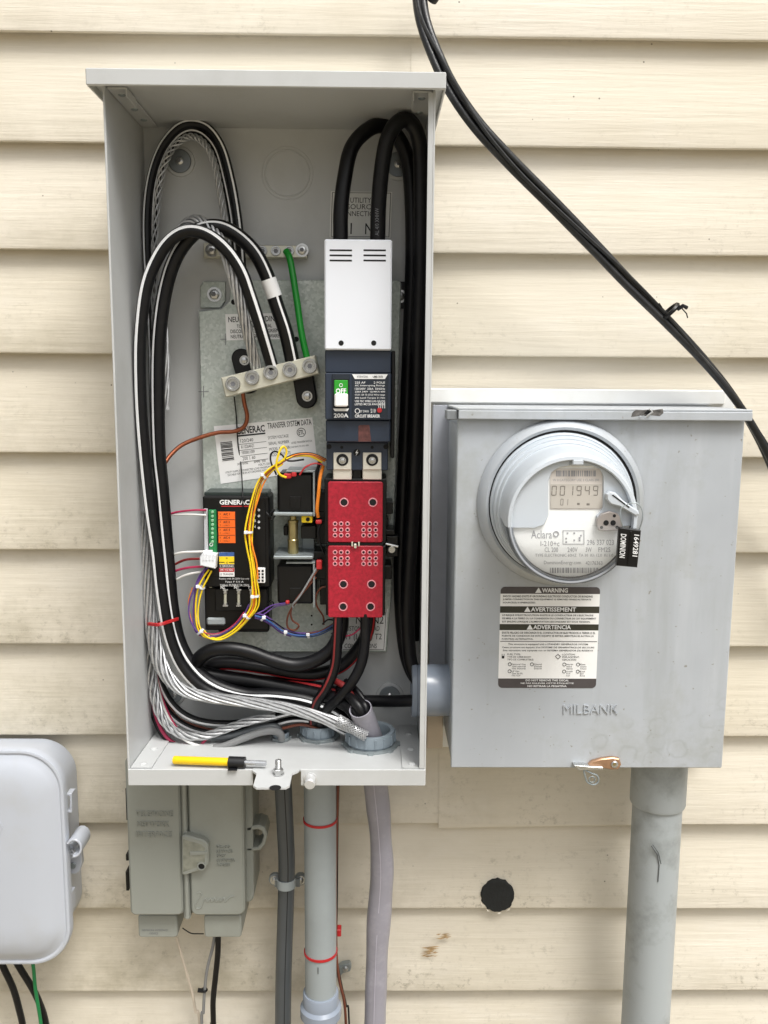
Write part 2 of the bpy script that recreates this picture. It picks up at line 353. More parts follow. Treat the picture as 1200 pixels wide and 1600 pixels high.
    def tube(s, pts, r, n=10, cap=True):
        frames = frame_path(pts); vs = []; fs = []
        for i, (p, tn, a, bb) in enumerate(frames):
            rr = r(i / (len(frames) - 1)) if callable(r) else r
            for k in range(n):
                q = 2 * math.pi * k / n; vs.append(p + (a * math.cos(q) + bb * math.sin(q)) * rr)
        for i in range(len(frames) - 1):
            for k in range(n): fs.append((i * n + k, i * n + (k + 1) % n, (i + 1) * n + (k + 1) % n, (i + 1) * n + k))
        if cap: fs.append(tuple(range(n))); fs.append(tuple(range((len(frames) - 1) * n, len(frames) * n)))
        return s.add(vs, fs)
    def stripe(s, pts, r, ang, w, lift=0.0002):                      # printed stripe riding on a cable of radius r
        vs = []; fs = []; m = 4
        for i, p in enumerate(pts):
            tn = (pts[min(i + 1, len(pts) - 1)] - pts[max(i - 1, 0)]).normalized()
            f = Vector((0, -1, 0)); f = (f - tn * f.dot(tn))
            f = f.normalized() if f.length > 0.05 else Vector((1, 0, 0)); g = tn.cross(f)
            an = ang(i / (len(pts) - 1)) if callable(ang) else ang
            for k in range(m + 1):
                q = an + (k / m - 0.5) * w / r; vs.append(p + (f * math.cos(q) + g * math.sin(q)) * (r + lift))
        for i in range(len(pts) - 1):
            for k in range(m): a = i * (m + 1) + k; fs.append((a, a + 1, a + m + 2, a + m + 1))
        return s.add(vs, fs)
    def strands(s, pts, Rr, n, sr, turns, phase=0.0, core=True):
        fr = frame_path(pts); L = len(fr)
        for k in range(n):
            path = []
            for i, (p, tn, a, bb) in enumerate(fr):
                q = phase + 2 * math.pi * (k / n + turns * i / (L - 1)); path.append(p + (a * math.cos(q) + bb * math.sin(q)) * Rr)
            s.tube(path, sr, 6)
        if core: s.tube(pts, max(0.0006, Rr - sr * 0.3), 6)
        return s

def smooth_path(pts, per=8):
    P = [Vector(p) for p in pts]; P = [P[0] * 2 - P[1]] + P + [P[-1] * 2 - P[-2]]; out = []
    for i in range(1, len(P) - 2):
        p0, p1, p2, p3 = P[i - 1:i + 3]
        for k in range(per):
            u = k / per
            out.append(0.5 * ((2 * p1) + (p2 - p0) * u + (2 * p0 - 5 * p1 + 4 * p2 - p3) * u * u + (3 * p1 - p0 - 3 * p2 + p3) * u ** 3))
    out.append(P[-2]); return out
def frame_path(pts):
    out = []; a = None
    for i, p in enumerate(pts):
        tn = (pts[min(i + 1, len(pts) - 1)] - pts[max(i - 1, 0)]).normalized()
        if a is None: a = Vector((0, -1, 0)) if abs(tn.y) < 0.9 else Vector((1, 0, 0))
        a = (a - tn * a.dot(tn)).normalized(); out.append((p, tn, a, tn.cross(a)))
    return out
def path(pts, per=8): return smooth_path([V(*p) for p in pts], per)
def rrect(x0, z0, x1, z1, r, n=6):                                   # rounded rectangle outline in (x, z)
    out = []
    for cx, cz, a in ((x1 - r, z1 - r, 0), (x0 + r, z1 - r, 90), (x0 + r, z0 + r, 180), (x1 - r, z0 + r, 270)):
        for k in range(n + 1): q = R(a + 90 * k / n); out.append((cx + r * math.cos(q), cz + r * math.sin(q)))
    return out

WL = {}
def finish(o, smooth=True, ang=35):
    me = o.data; bm = bmesh.new(); bm.from_mesh(me); bmesh.ops.recalc_face_normals(bm, faces=bm.faces); bm.to_mesh(me); bm.free()
    if smooth:
        me.polygons.foreach_set('use_smooth', [True] * len(me.polygons)); me.set_sharp_from_angle(angle=R(ang))
def part(name, mb, material, parent, smooth=True, label=None, recalc=True):
    base = WL.get(parent.name, Vector((0, 0, 0)))
    me = bpy.data.meshes.new(name); me.from_pydata([v - base for v in mb.v], [], mb.f); me.materials.append(material)
    o = bpy.data.objects.new(name, me); COL.objects.link(o); o.parent = parent; WL[o.name] = base
    finish(o, smooth)
    if label: o['label'] = label
    return o
def tag(o, label, cat, group=None):
    o['label'] = label; o['category'] = cat
    if group: o['group'] = group
    return o
def thing(name, label, cat, loc, group=None):
    o = bpy.data.objects.new(name, None); COL.objects.link(o); o.location = Vector(loc); o.empty_display_size = 0.03; WL[o.name] = Vector(loc)
    return tag(o, label, cat, group)
def single(name, mb, material, label, cat, group=None, smooth=True):
    xs = [v.x for v in mb.v]; ys = [v.y for v in mb.v]; zs = [v.z for v in mb.v]
    base = Vector(((min(xs) + max(xs)) / 2, (min(ys) + max(ys)) / 2, min(zs)))
    me = bpy.data.meshes.new(name); me.from_pydata([v - base for v in mb.v], [], mb.f); me.materials.append(material)
    o = bpy.data.objects.new(name, me); COL.objects.link(o); o.location = base; WL[o.name] = base
    finish(o, smooth); return tag(o, label, cat, group)

# shared little pieces -------------------------------------------------
def unit_mesh(name, mb, material):
    me = bpy.data.meshes.new(name); me.from_pydata(mb.v, [], mb.f); me.materials.append(material)
    o = bpy.data.objects.new(name, me); finish(o); bpy.data.objects.remove(o); return me
OUT = Vector((0, -1, 0)); UPV = Vector((0, 0, 1))
SOCKET = unit_mesh('socket_screw', MB().lathe((0, 0, 0), OUT, [(1, 0), (1, .25), (.92, .36), (.72, .36), (.66, .3), (.62, .02), (.0, .02)], 20), STEEL)
SOCKDARK = unit_mesh('screw_recess', MB().lathe((0, 0, 0), OUT, [(.42, .03), (.42, .05), (0, .05)], 6), GINK)
PAN = unit_mesh('pan_screw', MB().lathe((0, 0, 0), OUT, [(1, 0), (1, .08), (.95, .25), (.7, .42), (.35, .5), (0, .52)], 16), STEEL)
HEXM = unit_mesh('hex_screw', MB().lathe((0, 0, 0), OUT, [(1.25, 0), (1.25, .12), (.85, .12)], 20).lathe((0, 0, 0), OUT, [(.85, .1), (.85, .6), (.7, .68), (0, .68)], 6), STEEL)
RIVET = unit_mesh('rivet', MB().lathe((0, 0, 0), OUT, [(1, 0), (.92, .2), (.6, .38), (0, .45)], 14), PAINT)
RIVETUP = unit_mesh('rivet_upright', MB().lathe((0, 0, 0), UPV, [(1, 0), (.92, .2), (.6, .38), (0, .45)], 14), PAINT)
HOLEM = unit_mesh('hole', MB().lathe((0, 0, 0), OUT, [(1, 0), (1, .02), (0, .02)], 16), HOLE)
RIMM = unit_mesh('hole_rim', MB().ring((0, 0, 0), OUT, 1.0, .16, 20, 6, .5), REDE)
RIMS = unit_mesh('small_hole_rim', MB().ring((0, 0, 0), OUT, 1.0, .34, 12, 5, .5), REDE)
def put(name, me, parent, pos, scale):
    o = bpy.data.objects.new(name, me); COL.objects.link(o); o.parent = parent
    o.location = Vector(pos) - WL[parent.name]; o.scale = (scale, scale, scale); WL[o.name] = WL[parent.name]; return o

# lettering ------------------------------------------------------------
TCACHE = {}
def glyphs(s, bold):
    key = (s, bold)
    if key not in TCACHE:
        cu = bpy.data.curves.new('lettering', 'FONT'); cu.body = s; cu.resolution_u = 2; cu.offset = bold
        ob = bpy.data.objects.new('lettering', cu); me = bpy.data.meshes.new_from_object(ob)
        TCACHE[key] = ([v.co.copy() for v in me.vertices], [tuple(p.vertices) for p in me.polygons])
        bpy.data.objects.remove(ob); bpy.data.curves.remove(cu); bpy.data.meshes.remove(me)
    return TCACHE[key]
def quad(x0, y0, x1, y1): return ((x0, y0), (x1, y0), (x1, y1), (x0, y1))
def qmap(q, t):
    A, B, C, D = [V(a, b, t) for a, b in q]
    return lambda u, w: (A * (1 - u) + B * u) * (1 - w) + (D * (1 - u) + C * u) * w        # w runs downwards
def letter(mb, s, q, t, bold=0.0, box=(0, 0, 1, 1), rot=0, cap=None):
    """write s into the u,w box of quad q (photo pixels at distance t)"""
    vs, fs = glyphs(s, bold)
    if not vs: return mb
    x0 = min(v.x for v in vs); x1 = max(v.x for v in vs); y0 = min(v.y for v in vs); y1 = max(v.y for v in vs)
    f = qmap(q, t); bx0, by0, bx1, by1 = box; out = []
    for v in vs:
        u = (v.x - x0) / (x1 - x0 or 1); w = 1 - (v.y - y0) / (y1 - y0 or 1)
        if rot == 90: u, w = 1 - w, u
        out.append(f(bx0 + (bx1 - bx0) * u, by0 + (by1 - by0) * w))
    return mb.add(out, fs)
def qrect(mb, q, t, box, th=0.0003):
    f = qmap(q, t); a, b, c, d = box
    P = [f(a, b), f(c, b), f(c, d), f(a, d)]; Q = [p + Vector((0, -th, 0)) for p in P]
    return mb.add(P + Q, [(4, 5, 6, 7), (0, 1, 5, 4), (1, 2, 6, 5), (2, 3, 7, 6), (3, 0, 4, 7)])
def barcode(mb, q, t, box, n, vertical=False):
    a, b, c, d = box; rnd = random.Random(n)
    u = 0.0
    while u < 1:
        w = rnd.choice((0.4, 0.6, 1.0)) / n
        if vertical: qrect(mb, q, t, (a, b + (d - b) * u, c, b + (d - b) * min(1, u + w)))
        else: qrect(mb, q, t, (a + (c - a) * u, b, a + (c - a) * min(1, u + w), d))
        u += w + rnd.choice((0.4, 0.6, 0.9)) / n
    return mb
SEG = {'0': 'abcdef', '1': 'bc', '4': 'fgbc', '9': 'abcfgd'}
def seg7(mb, ch, q, t, box, th=0.14):
    x0, y0, x1, y1 = box; w = x1 - x0; h = y1 - y0; sk = 0.12 * w; tx = th * w; ty = th * h * 0.55; f = qmap(q, t)
    def bar(ax, ay, bx, by):
        P = [(ax, ay), (bx, ay), (bx, by), (ax, by)]
        mb.add([f(x0 + u * w + sk * (1 - v), y0 + v * h) for u, v in P], [(0, 1, 2, 3)])
    m = 0.16; k = 0.085
    S = {'a': (m, 0, 1 - m, k), 'd': (m, 1 - k, 1 - m, 1), 'g': (m, .5 - k / 2, 1 - m, .5 + k / 2), 'f': (0, .04, m, .48), 'b': (1 - m, .04, 1, .48), 'e': (0, .52, m, .96), 'c': (1 - m, .52, 1, .96)}
    for z in SEG[ch]: bar(*S[z])
    return mb

# ================================================================== SETTING
def ground():
    mt = bpy.data.materials.new('dry_gravel_soil'); mt.use_nodes = True; nt = mt.node_tree; b = nt.nodes['Principled BSDF']; b.inputs['Roughness'].default_value = 0.9
    n = nt.nodes.new('ShaderNodeTexNoise'); n.inputs['Scale'].default_value = 3; n.inputs['Detail'].default_value = 8
    mx = nt.nodes.new('ShaderNodeMix'); mx.data_type = 'RGBA'; mx.inputs[6].default_value = (0.20, 0.17, 0.11, 1); mx.inputs[7].default_value = (0.36, 0.31, 0.23, 1)
    nt.links.new(n.outputs['Fac'], mx.inputs[0]); nt.links.new(mx.outputs[2], b.inputs['Base Color'])
    me = bpy.data.meshes.new('ground'); k = 40; vs = []; fs = []
    for j in range(k + 1):
        for i in range(k + 1):
            x = (i / k - 0.5) * 160; y = (j / k - 0.5) * 160
            vs.append((x, y, -1.45 + (0.05 * noise.noise((x * 0.2, y * 0.2, 0)) if abs(x) + abs(y) > 4 else 0)))
    for j in range(k):
        for i in range(k): a = j * (k + 1) + i; fs.append((a, a + 1, a + k + 2, a + k + 1))
    me.from_pydata(vs, [], fs); me.materials.append(mt); o = bpy.data.objects.new('ground', me); COL.objects.link(o); o['kind'] = 'structure'
ground()

wall = thing('house_wall', 'cream vinyl siding wall of lapped horizontal courses behind all the boxes', 'wall', (0, 0.012, -1.45))
Z0, PITCHZ = 0.5143, 0.127
def siding_course(i, xa, xb, dt=0.0, dz=0.0, dz2=None):
    zb = Z0 - PITCHZ * i; prof = [(0.0055, -0.0135), (0.0005, -0.006), (0.0, -0.0012), (0.0012, 0.0), (0.004, 0.0004), (0.05, -0.0055), (PITCHZ + 0.006, -0.0160)]
    n = max(2, int((xb - xa) / 0.04)); mb = MB(); vs = []; fs = []; m = len(prof)
    for k in range(n + 1):
        x = xa + (xb - xa) * k / n
        wz = 0.0011 * noise.noise((x * 2.1, i * 7.3, 0.4)) + 0.0004 * noise.noise((x * 9, i * 3.1, 1.4)); wt = 0.0012 * noise.noise((x * 2.7, i * 5.7, 2.0))
        d = dz if dz2 is None else dz + (dz2 - dz) * min(1, (x - xa) / 0.33)
        for z, t in prof: vs.append((x, -(t + dt + wt), zb + z + wz + d))
    for k in range(n):
        for q in range(m - 1): a = k * m + q; fs.append((a, a + 1, a + m + 1, a + m))
    mb.add(vs, fs); return part('siding_panel', mb, SIDING, wall, True)
XA, XB = -2.6, 2.8
for i in range(-9, 16):
    if i == 1: xs = V(643, 85, 0).x
    elif i == 8: xs = V(686, 1230, 0).x
    else: xs = None
    if xs is None: siding_course(i, XA, XB)
    elif i == 1: siding_course(i, XA, xs + 0.02, 0.0); siding_course(i, xs, XB, 0.0009, 0.0003)
    else: siding_course(i, XA, xs + 0.02, 0.0); siding_course(i, xs, XB, 0.0016, -0.0065, -0.0005)
sheet = MB().box(XA, XB, -0.05, -0.019, -1.45, 1.66); part('sheathing', sheet, mat('sheathing', '6B6250', 0.9), wall)
# scrapes left on the siding where something rubbed
def scrape(cx, cy, w, h, n):
    mb = MB(); rnd = random.Random(int(cx))
    for k in range(n):
        x = cx + rnd.uniform(-w, w); y = cy + rnd.uniform(-h, h); l = rnd.uniform(0.3, 1) * w; a = rnd.uniform(.4, 1.1)
        p = [V(x - l, y - a + 1, -0.0005), V(x, y - a, -0.0005), V(x + l, y + a - 2, -0.0005), V(x, y + a, -0.0005)]
        mb.add(p, [(0, 1, 2, 3)])
    return part('scrape', mb, SCRAPE, wall, False, 'brown scuffed scrape on the siding')
scrape(673, 1487, 11, 8, 26); scrape(691, 1463, 9, 4, 14)

# black plugged hole
c = V(777, 1397, -0.004); hp = thing('hole_plug', 'round black foam plug filling a hole cut in the siding', 'plug', c)
rnd = random.Random(3); pl = []
for k in range(40):
    q = 2 * math.pi * k / 40; r = px(28.5, 0) * (1 + 0.045 * rnd.uniform(-1, 1) + .04 * noise.noise((3 * math.cos(q), 3 * math.sin(q), 0))); pl.append((c.x + r * math.cos(q), c.z + r * math.sin(q)))
part('plug', MB().prism(pl, -0.008, 0.0015, 0.0012), FOAM, hp)
fray = MB()
for k in range(5):
    q_ = R(175 + k * 32 + rnd.uniform(-6, 6)); d_ = Vector((math.cos(q_), 0, math.sin(q_))); e_ = Vector((-d_.z, 0, d_.x)); a_ = Vector((c.x, -.002, c.z)) + d_ * px(29.5, 0); w_ = rnd.uniform(.002, .004)
    fray.add([a_ - e_ * w_, a_ + e_ * w_, a_ + d_ * rnd.uniform(.0006, .0016) + Vector((0, -.0012, 0))], [(0, 1, 2)])
part('frayed_edge', fray, mat('chipped_vinyl', 'D9D1C0', .7), hp, False)

# board behind the meter box
mbk = thing('mounting_board', 'off white board behind the grey meter box, its top edge showing', 'board', V(900, 1168, 0.0))
a = rect(672, 608, 1132, 1168, 0.018)
part('board', MB().box(a[0], a[1], 0.0, 0.018, a[2], a[3], 0.0015), BLOCK, mbk)
a2 = rect(670, 608, 1134, 631, 0.024)
part('top_cap', MB().box(a2[0], a2[1], 0.0, 0.024, a2[2], a2[3], 0.0015), BLOCK, mbk)
a4 = rect(673, 633, 699, 1115, .0225); part('side_strip', MB().box(a4[0], a4[1] + .004, .0182, .0225, a4[2], a4[3], .0008), mat('lavender_grey_strip', 'A6A9B1', .45), mbk)
a3 = rect(667, 1118, 692, 1168, 0.022); part('end_trim', MB().box(a3[0], a3[1], 0.0, 0.022, a3[2] - 0.001, a3[3], 0.001), TANTRIM, mbk)

# ================================================================== TRANSFER SWITCH ENCLOSURE
W2, E = 0.1715, 0.176
ZBOT, ZF, ZBK, ZTOP = -0.362, -0.343, -0.352, 0.400
enc = thing('switch_enclosure', 'tall open grey steel enclosure full of cables and breakers on the siding', 'enclosure', (0, -0.09, ZBOT))
part('back_panel', MB().box(-W2 + .001, W2 - .001, 0.012, 0.020, ZBOT + .002, ZTOP + .002), PAINT, enc)
for s in (-1, 1):
    x0, x1 = (s * W2, s * (W2 - 0.0022))
    w = MB().box(min(x0, x1), max(x0, x1), 0.012, E, ZBOT + 0.0005, ZTOP, 0.0005)
    xr0, xr1 = s * (W2 - 0.0022), s * (W2 - 0.0075)
    sw = part('side_wall', w, PAINT, enc)
    if s > 0: part('rim_fold', MB().box(min(xr0, xr1), max(xr0, xr1), E - 0.0015, E - 0.0003, ZBOT + 0.02, ZTOP - .004, 0.0004), PAINT, sw)
hd = MB().add([(-W2 - .011, -.012, ZTOP + .0005), (W2 + .009, -.012, ZTOP + .0005), (W2 + .009, -.192, ZTOP + .0005), (-W2 - .011, -.192, ZTOP + .0005),
               (-W2 - .011, -.012, ZTOP + .012), (W2 + .009, -.012, ZTOP + .012), (W2 + .009, -.192, ZTOP + .0095), (-W2 - .011, -.192, ZTOP + .0095)],
              [(0, 1, 2, 3), (4, 5, 6, 7), (0, 1, 5, 4), (1, 2, 6, 5), (2, 3, 7, 6), (3, 0, 4, 7)])
hood = part('hood', hd, PAINT, enc)
part('front_lip', MB().box(-W2 - .0112, W2 + .0092, .190, .1945, ZTOP - .0062, ZTOP + .0102, 0.0014), PAINT, hood)
for s, xo in ((-1, -W2 - .0112), (1, W2 + .0092)):
    part('side_lip', MB().box(min(xo, xo - s * .002), max(xo, xo - s * .002), .012, .1895, ZTOP - .0062, ZTOP + .001, 0.0004), PAINT, hood)
fl = MB().add([(-W2 + .0022, -.012, ZBK), (W2 - .0022, -.012, ZBK), (W2 - .0022, -E, ZF), (-W2 + .0022, -E, ZF),
               (-W2 + .0022, -.012, ZBK - .002), (W2 - .0022, -.012, ZBK - .002), (W2 - .0022, -E, ZF - .002), (-W2 + .0022, -E, ZF - .002)],
              [(0, 1, 2, 3), (4, 5, 6, 7), (0, 1, 5, 4), (1, 2, 6, 5), (2, 3, 7, 6), (3, 0, 4, 7)])
floor = part('floor_panel', fl, PAINT, enc)
xl, xr = VZ(395, 1203, ZF).x, VZ(470, 1203, ZF).x
part('front_flange', MB().box(-W2 + .0005, xl, E - .001, E + .001, ZBOT, ZF + .0004, 0.0006), PAINT, enc)
part('front_flange', MB().box(xr, W2 - .0005, E - .001, E + .001, ZBOT, ZF + .0004, 0.0006), PAINT, enc)
tt = 0.206
tab = part('lock_tab', MB().flat([(xl, E - .003), (xl, E + .004), (xl + .006, E + .012), (xl + .006, E + .042), (xl + .010, E + .047), (xr - .013, E + .047), (xr - .009, E + .042), (xr - .009, E + .012), (xr - .002, E + .004), (xr - .002, E - .003)], ZF - .0016, ZF + .0007), PAINT, enc)
p = VZ(430, 1232, ZF); part('tab_hole', MB().lathe((p.x, p.y, ZF + .0008), UPV, [(.0065, 0), (.0065, .0002), (0, .0002)], 20), HOLE, tab)
def zfloor(y): return ZBK + (ZF - ZBK) * ((-y - .012) / (E - .012))
# floor side flange strips and rivets
for s in (-1, 1):
    st = MB(); xa_ = s * (W2 - .003); xb_ = s * (W2 - .027)
    st.add([(xa_, -.03, zfloor(-.03) + .0004), (xb_, -.03, zfloor(-.03) + .0004), (xb_, -.174, zfloor(-.174) + .0004), (xa_, -.174, zfloor(-.174) + .0004),
            (xa_, -.03, zfloor(-.03) + .0019), (xb_, -.03, zfloor(-.03) + .0019), (xb_, -.174, zfloor(-.174) + .0019), (xa_, -.174, zfloor(-.174) + .0019)],
           [(4, 5, 6, 7), (0, 1, 5, 4), (1, 2, 6, 5), (2, 3, 7, 6), (3, 0, 4, 7)])
    fs_ = part('corner_strip', st, PAINT, floor)
    for y in (-.06, -.115, -.163): put('rivet', RIVETUP, fs_, (s * (W2 - .015), y, zfloor(y) + .0018), .0045)
    # top corner bracket
    br = part('corner_bracket', MB().box(min(s * (W2 - .003), s * (W2 - .022)), max(s * (W2 - .003), s * (W2 - .022)), .03, .17, ZTOP - .0021, ZTOP - .0002, .0004).box(min(s * (W2 - .022), s * (W2 - .0235)), max(s * (W2 - .022), s * (W2 - .0235)), .135, .17, ZTOP - .010, ZTOP - .0005, .0004), PAINT, enc)
    for y in (.06, .10, .15):
        put('rivet', unit_mesh('rivet_down', MB().lathe((0, 0, 0), (0, 0, -1), [(1, 0), (.92, .2), (.6, .38), (0, .45)], 14), ZINC) if 'rivet_down' not in bpy.data.meshes else bpy.data.meshes['rivet_down'], br, (s * (W2 - .013), -y, ZTOP - .0021), .004)
# embossed knockout ring, mounting washers
k = part('knockout', MB().ring(V(449, 271, .0201), OUT, px(33, .02), .0009, 48, 6).ring(V(449, 271, .0201), OUT, px(38, .02), .0006, 48, 6), PAINT, enc)
for (x, y, r) in ((282, 253, 17), (622, 258, 18), (609, 1086, 17), (272, 1084, 14)):
    p = V(x, y, .020)
    bs = part('mounting_boss', MB().lathe(p, OUT, [(px(r + 5, .02), 0), (px(r + 4, .02), .002), (px(r, .02), .003), (0, .003)], 32), PAINT, enc)
    wv = part('washer', MB().cyl(p + OUT * .003, OUT, px(r, .02), .0022, 32, .0008), FELT, bs)
    put('screw', PAN, bs, p + OUT * .0052, px(6, .02)); put('screw_recess', SOCKDARK, bs, p + OUT * .0078, px(6, .02))
# stud on the floor and the knob screw in the flange
p = VZ(435, 1211, ZF); p.z = zfloor(p.y) + .0005
sb = part('stud', MB().cyl(p, UPV, .0032, .017, 14).lathe(p, UPV, [(.0068, 0), (.0068, .001), (.0058, .0012), (.0058, .006), (.005, .0066), (.003, .0066)], 6), STEEL, enc)
mbt = MB()
for k in range(7): mbt.ring(p + UPV * (.0085 + k * .0013), UPV, .0032, .0004, 14, 5)
part('thread', mbt, STEEL, sb)
p = V(485, 1217, E + .001)
part('knob_screw', MB().cyl(p, OUT + Vector((0, 0, -.05)), px(9, .18), .014, 24, .001).lathe(p, OUT, [(px(11, .18), 0), (px(11, .18), .0012), (px(6, .18), .0015)], 24), mat('nickel_knob', 'CFD0D0', .3, .4, .03), enc)

# ------------------------------------------------------------------ stickers on the back panel
def sticker(parent, q, t, m_, th=0.0004): return part('sticker', qrect(MB(), q, t, (0, 0, 1, 1), th), m_, parent, False)
q = ((517, 299), (613, 300), (610, 372), (515, 371)); st = sticker(enc, q, .0203, SILVST)
lt = MB(); letter(lt, 'UTILITY', q, .0208, .0, (.32, .13, .66, .24)); letter(lt, 'SOURCE', q, .0208, .0, (.27, .27, .72, .38)); letter(lt, 'CONNECTIONS', q, .0208, .0, (.12, .42, .84, .53))
letter(lt, 'N1', q, .0208, .0, (.14, .68, .36, .92)); letter(lt, 'N2', q, .0208, .0, (.58, .68, .82, .92))
for b_ in ((.02, .02, .98, .03), (.02, .97, .98, .98), (.02, .02, .03, .98), (.97, .02, .98, .98)): qrect(lt, q, .0207, b_, .0001)
part('lettering', lt, INK, st, False)

# ================================================================== GALVANISED MOUNTING PLATE
pl = thing('mounting_plate', 'galvanised steel mounting plate with printed stickers inside the open enclosure', 'plate', V(460, 1019, .03))
outline = [(310, 486), (346, 482), (358, 470), (361, 437), (622, 437), (627, 442), (625, 520), (618, 760), (611, 940), (604, 1019), (345, 1019), (322, 990), (318, 780)]
part('plate', MB().pprism(outline, .0225, .0350, .0012), GALV, pl)
crn = part('corner_tab', MB().pprism([(313, 447), (318, 440), (352, 440), (352, 470), (344, 481), (313, 481)], .0205, .0235, .0006), GALV, pl)
put('screw', HEXM, crn, V(335, 460, .0236), px(9, .03)); put('screw_recess', SOCKDARK, crn, V(335, 460, .0236) + OUT * px(6.6, .03), px(9, .03))
crn = part('corner_tab', MB().pprism([(612, 440), (638, 440), (640, 482), (612, 482)], .0205, .0245, .0006), BLKP, pl)
put('screw', HEXM, crn, V(625, 463, .0246), px(8, .03))
for x, y, r in ((365, 472, 4), (463, 530, 4), (487, 962, 1.6), (487, 976, 1.6)): put('hole', HOLEM, pl, V(x, y, .0352), px(r, .035))
q = ((352, 491), (437, 489), (440, 530), (354, 532)); st = sticker(pl, q, .0352, STICK); lt = MB()
letter(lt, 'NEUTRAL BONDING', q, .0358, .01, (.05, .10, .97, .31)); letter(lt, 'TO REMOVE NEUTRAL', q, .0358, .01, (.2, .40, .84, .54)); letter(lt, 'DISCONNECT SCREW GREEN', q, .0358, .01, (.08, .59, .96, .73)); letter(lt, 'NEUTRAL TO GROUND WARE', q, .0358, .01, (.08, .79, .96, .93))
part('lettering', lt, INK, st, False)
q = ((334, 666), (488, 652), (497, 734), (345, 756)); st = sticker(pl, q, .0352, STICK); lt = MB(); T = .0358
letter(lt, 'GENERAC', q, T, .025, (.22, .055, .51, .18)); letter(lt, 'TRANSFER SYSTEM DATA', q, T, .008, (.54, .03, .985, .135))
qrect(lt, q, T, (.22, .195, .51, .222), .0001)
for k, (s_, v_) in enumerate((('120/240', 'SYSTEM VOLTAGE'), ('6112264A21', 'SERIAL NUMBER'), ('10000011009', 'MODEL NUMBER'), ('200 1 60', 'PRODUCED PARTS'))):
    y0 = .27 + k * .105; letter(lt, s_, q, T, 0, (.25, y0, .38, y0 + .06)); letter(lt, v_, q, T, 0, (.53, y0, .74, y0 + .055))
    qrect(lt, q, T, (.23, y0 + .085, .51, y0 + .092), .0001)
letter(lt, 'SWITCH RATING', q, T, 0, (.19, .68, .30, .72)); letter(lt, 'AMPS  200', q, T, 0, (.36, .68, .48, .72)); letter(lt, 'VOLTS 250', q, T, 0, (.40, .74, .52, .78))
barcode(lt, q, T, (.045, .29, .165, .62), 16, True)
letter(lt, 'UTILITY SUPPLY CONNECTED LOAD MAXIMUM RATING', q, T, 0, (.06, .80, .60, .835)); letter(lt, 'SUITABLE FOR USE IN ACCORDANCE WITH CODE', q, T, 0, (.08, .85, .55, .885))
letter(lt, 'ETL', q, T, .02, (.845, .22, .90, .30)); letter(lt, 'LISTED TRANSFER SWITCH', q, T, 0, (.76, .42, .97, .455)); letter(lt, 'CONFORMS TO STD 1008', q, T, 0, (.74, .50, .93, .53))
cc = qmap(q, T)(.872, .26); lt.ring(cc, OUT, px(6.5, .035), .0004, 24, 5)
part('lettering', lt, INK, st, False)
q = ((536, 951), (606, 951), (602, 1016), (534, 1016)); st = sticker(pl, q, .0352, STICK); lt = MB()
letter(lt, 'OVERCURRENT DEVICE', q, T, 0, (.05, .05, .96, .13)); letter(lt, 'N1  N2', q, T, 0, (.3, .18, .92, .36)); letter(lt, 'CUSTOMER LOAD', q, T, .0, (.02, .42, .84, .53)); letter(lt, 'T1 (LOW) T2', q, T, .0, (.05, .60, .9, .78)); letter(lt, 'CONNECTIONS', q, T, 0, (.06, .84, .8, .95))
for b_ in ((.02, .005, .97, .015), (.02, .975, .97, .985), (.96, .01, .97, .98)): qrect(lt, q, T, b_, .0001)
part('lettering', lt, INK, st, False)
for (x, y) in ((318, 612), (352, 530)):
    part('alignment_mark', MB().pbox(x - 8, y - .5, x + 8, y + .5, .0345, .0354, 0).pbox(x - .5, y - 9, x + .5, y + 9, .0345, .0355, 0), GINK, pl, False)

# ================================================================== GROUND BAR AND NEUTRAL BAR
gb = thing('grounding_bar', 'narrow tin plated grounding bar screwed to the upper back of the enclosure', 'terminal bar', V(400, 402, .02))
gbo = part('bar', MB().pbox(337, 383, 480, 402, .020, .036, .0008), TIN, gb)
part('end_foot', MB().pbox(318, 379, 342, 403, .020, .028, .0008), TIN, gb)
for x in (331, 472):
    put('screw', HEXM, gb, V(x, 391, .036 if x > 400 else .028), px(8, .04)); put('screw_recess', SOCKDARK, gb, V(x, 391, .036 if x > 400 else .028) + OUT * px(5.8, .04), px(8, .04))
for x in (410, 431, 452):
    put('screw', SOCKET, gb, V(x, 392, .0362), px(7.5, .04)); put('screw_recess', SOCKDARK, gb, V(x, 392, .0362), px(9, .04))
nb = thing('neutral_bar', 'tilted tinned neutral lug bar holding five round lug screws', 'terminal bar', V(423, 620, .04))
part('bar', MB().pprism([(345, 590), (492, 555), (499, 584), (352, 621)], .050, .078, .0012), TIN, nb)
for x, y in ((364, 600), (394, 590), (423, 582), (453, 578), (484, 572)):
    put('lug_screw', SOCKET, nb, V(x, y, .0782), px(11.5, .08)); put('screw_recess', SOCKDARK, nb, V(x, y, .0782) + OUT * .0002, px(9.5, .08))
def capsule(x0, y0, x1, y1, r, t):
    A = V(x0, y0, t); B = V(x1, y1, t); r = px(r, t); d = Vector((B.x - A.x, B.z - A.z)); an = math.atan2(d.y, d.x); out = []
    for cpt, s0 in ((B, -90), (A, 90)):
        for k in range(13): q_ = an + R(s0 + 180 * k / 12); out.append((cpt.x + r * math.cos(q_), cpt.z + r * math.sin(q_)))
    return out
ib = part('insulator_foot', MB().prism(capsule(377, 560, 388, 600, 15, .048), .0352, .0495, .0015), BLKP, nb); put('screw', HEXM, ib, V(382, 563, .0496), px(6, .05))
ib = part('insulator_foot', MB().prism(capsule(474, 592, 479, 622, 16, .048), .0352, .0495, .0015), BLKP, nb); put('screw', HEXM, ib, V(480, 619, .0496), px(6.5, .05))

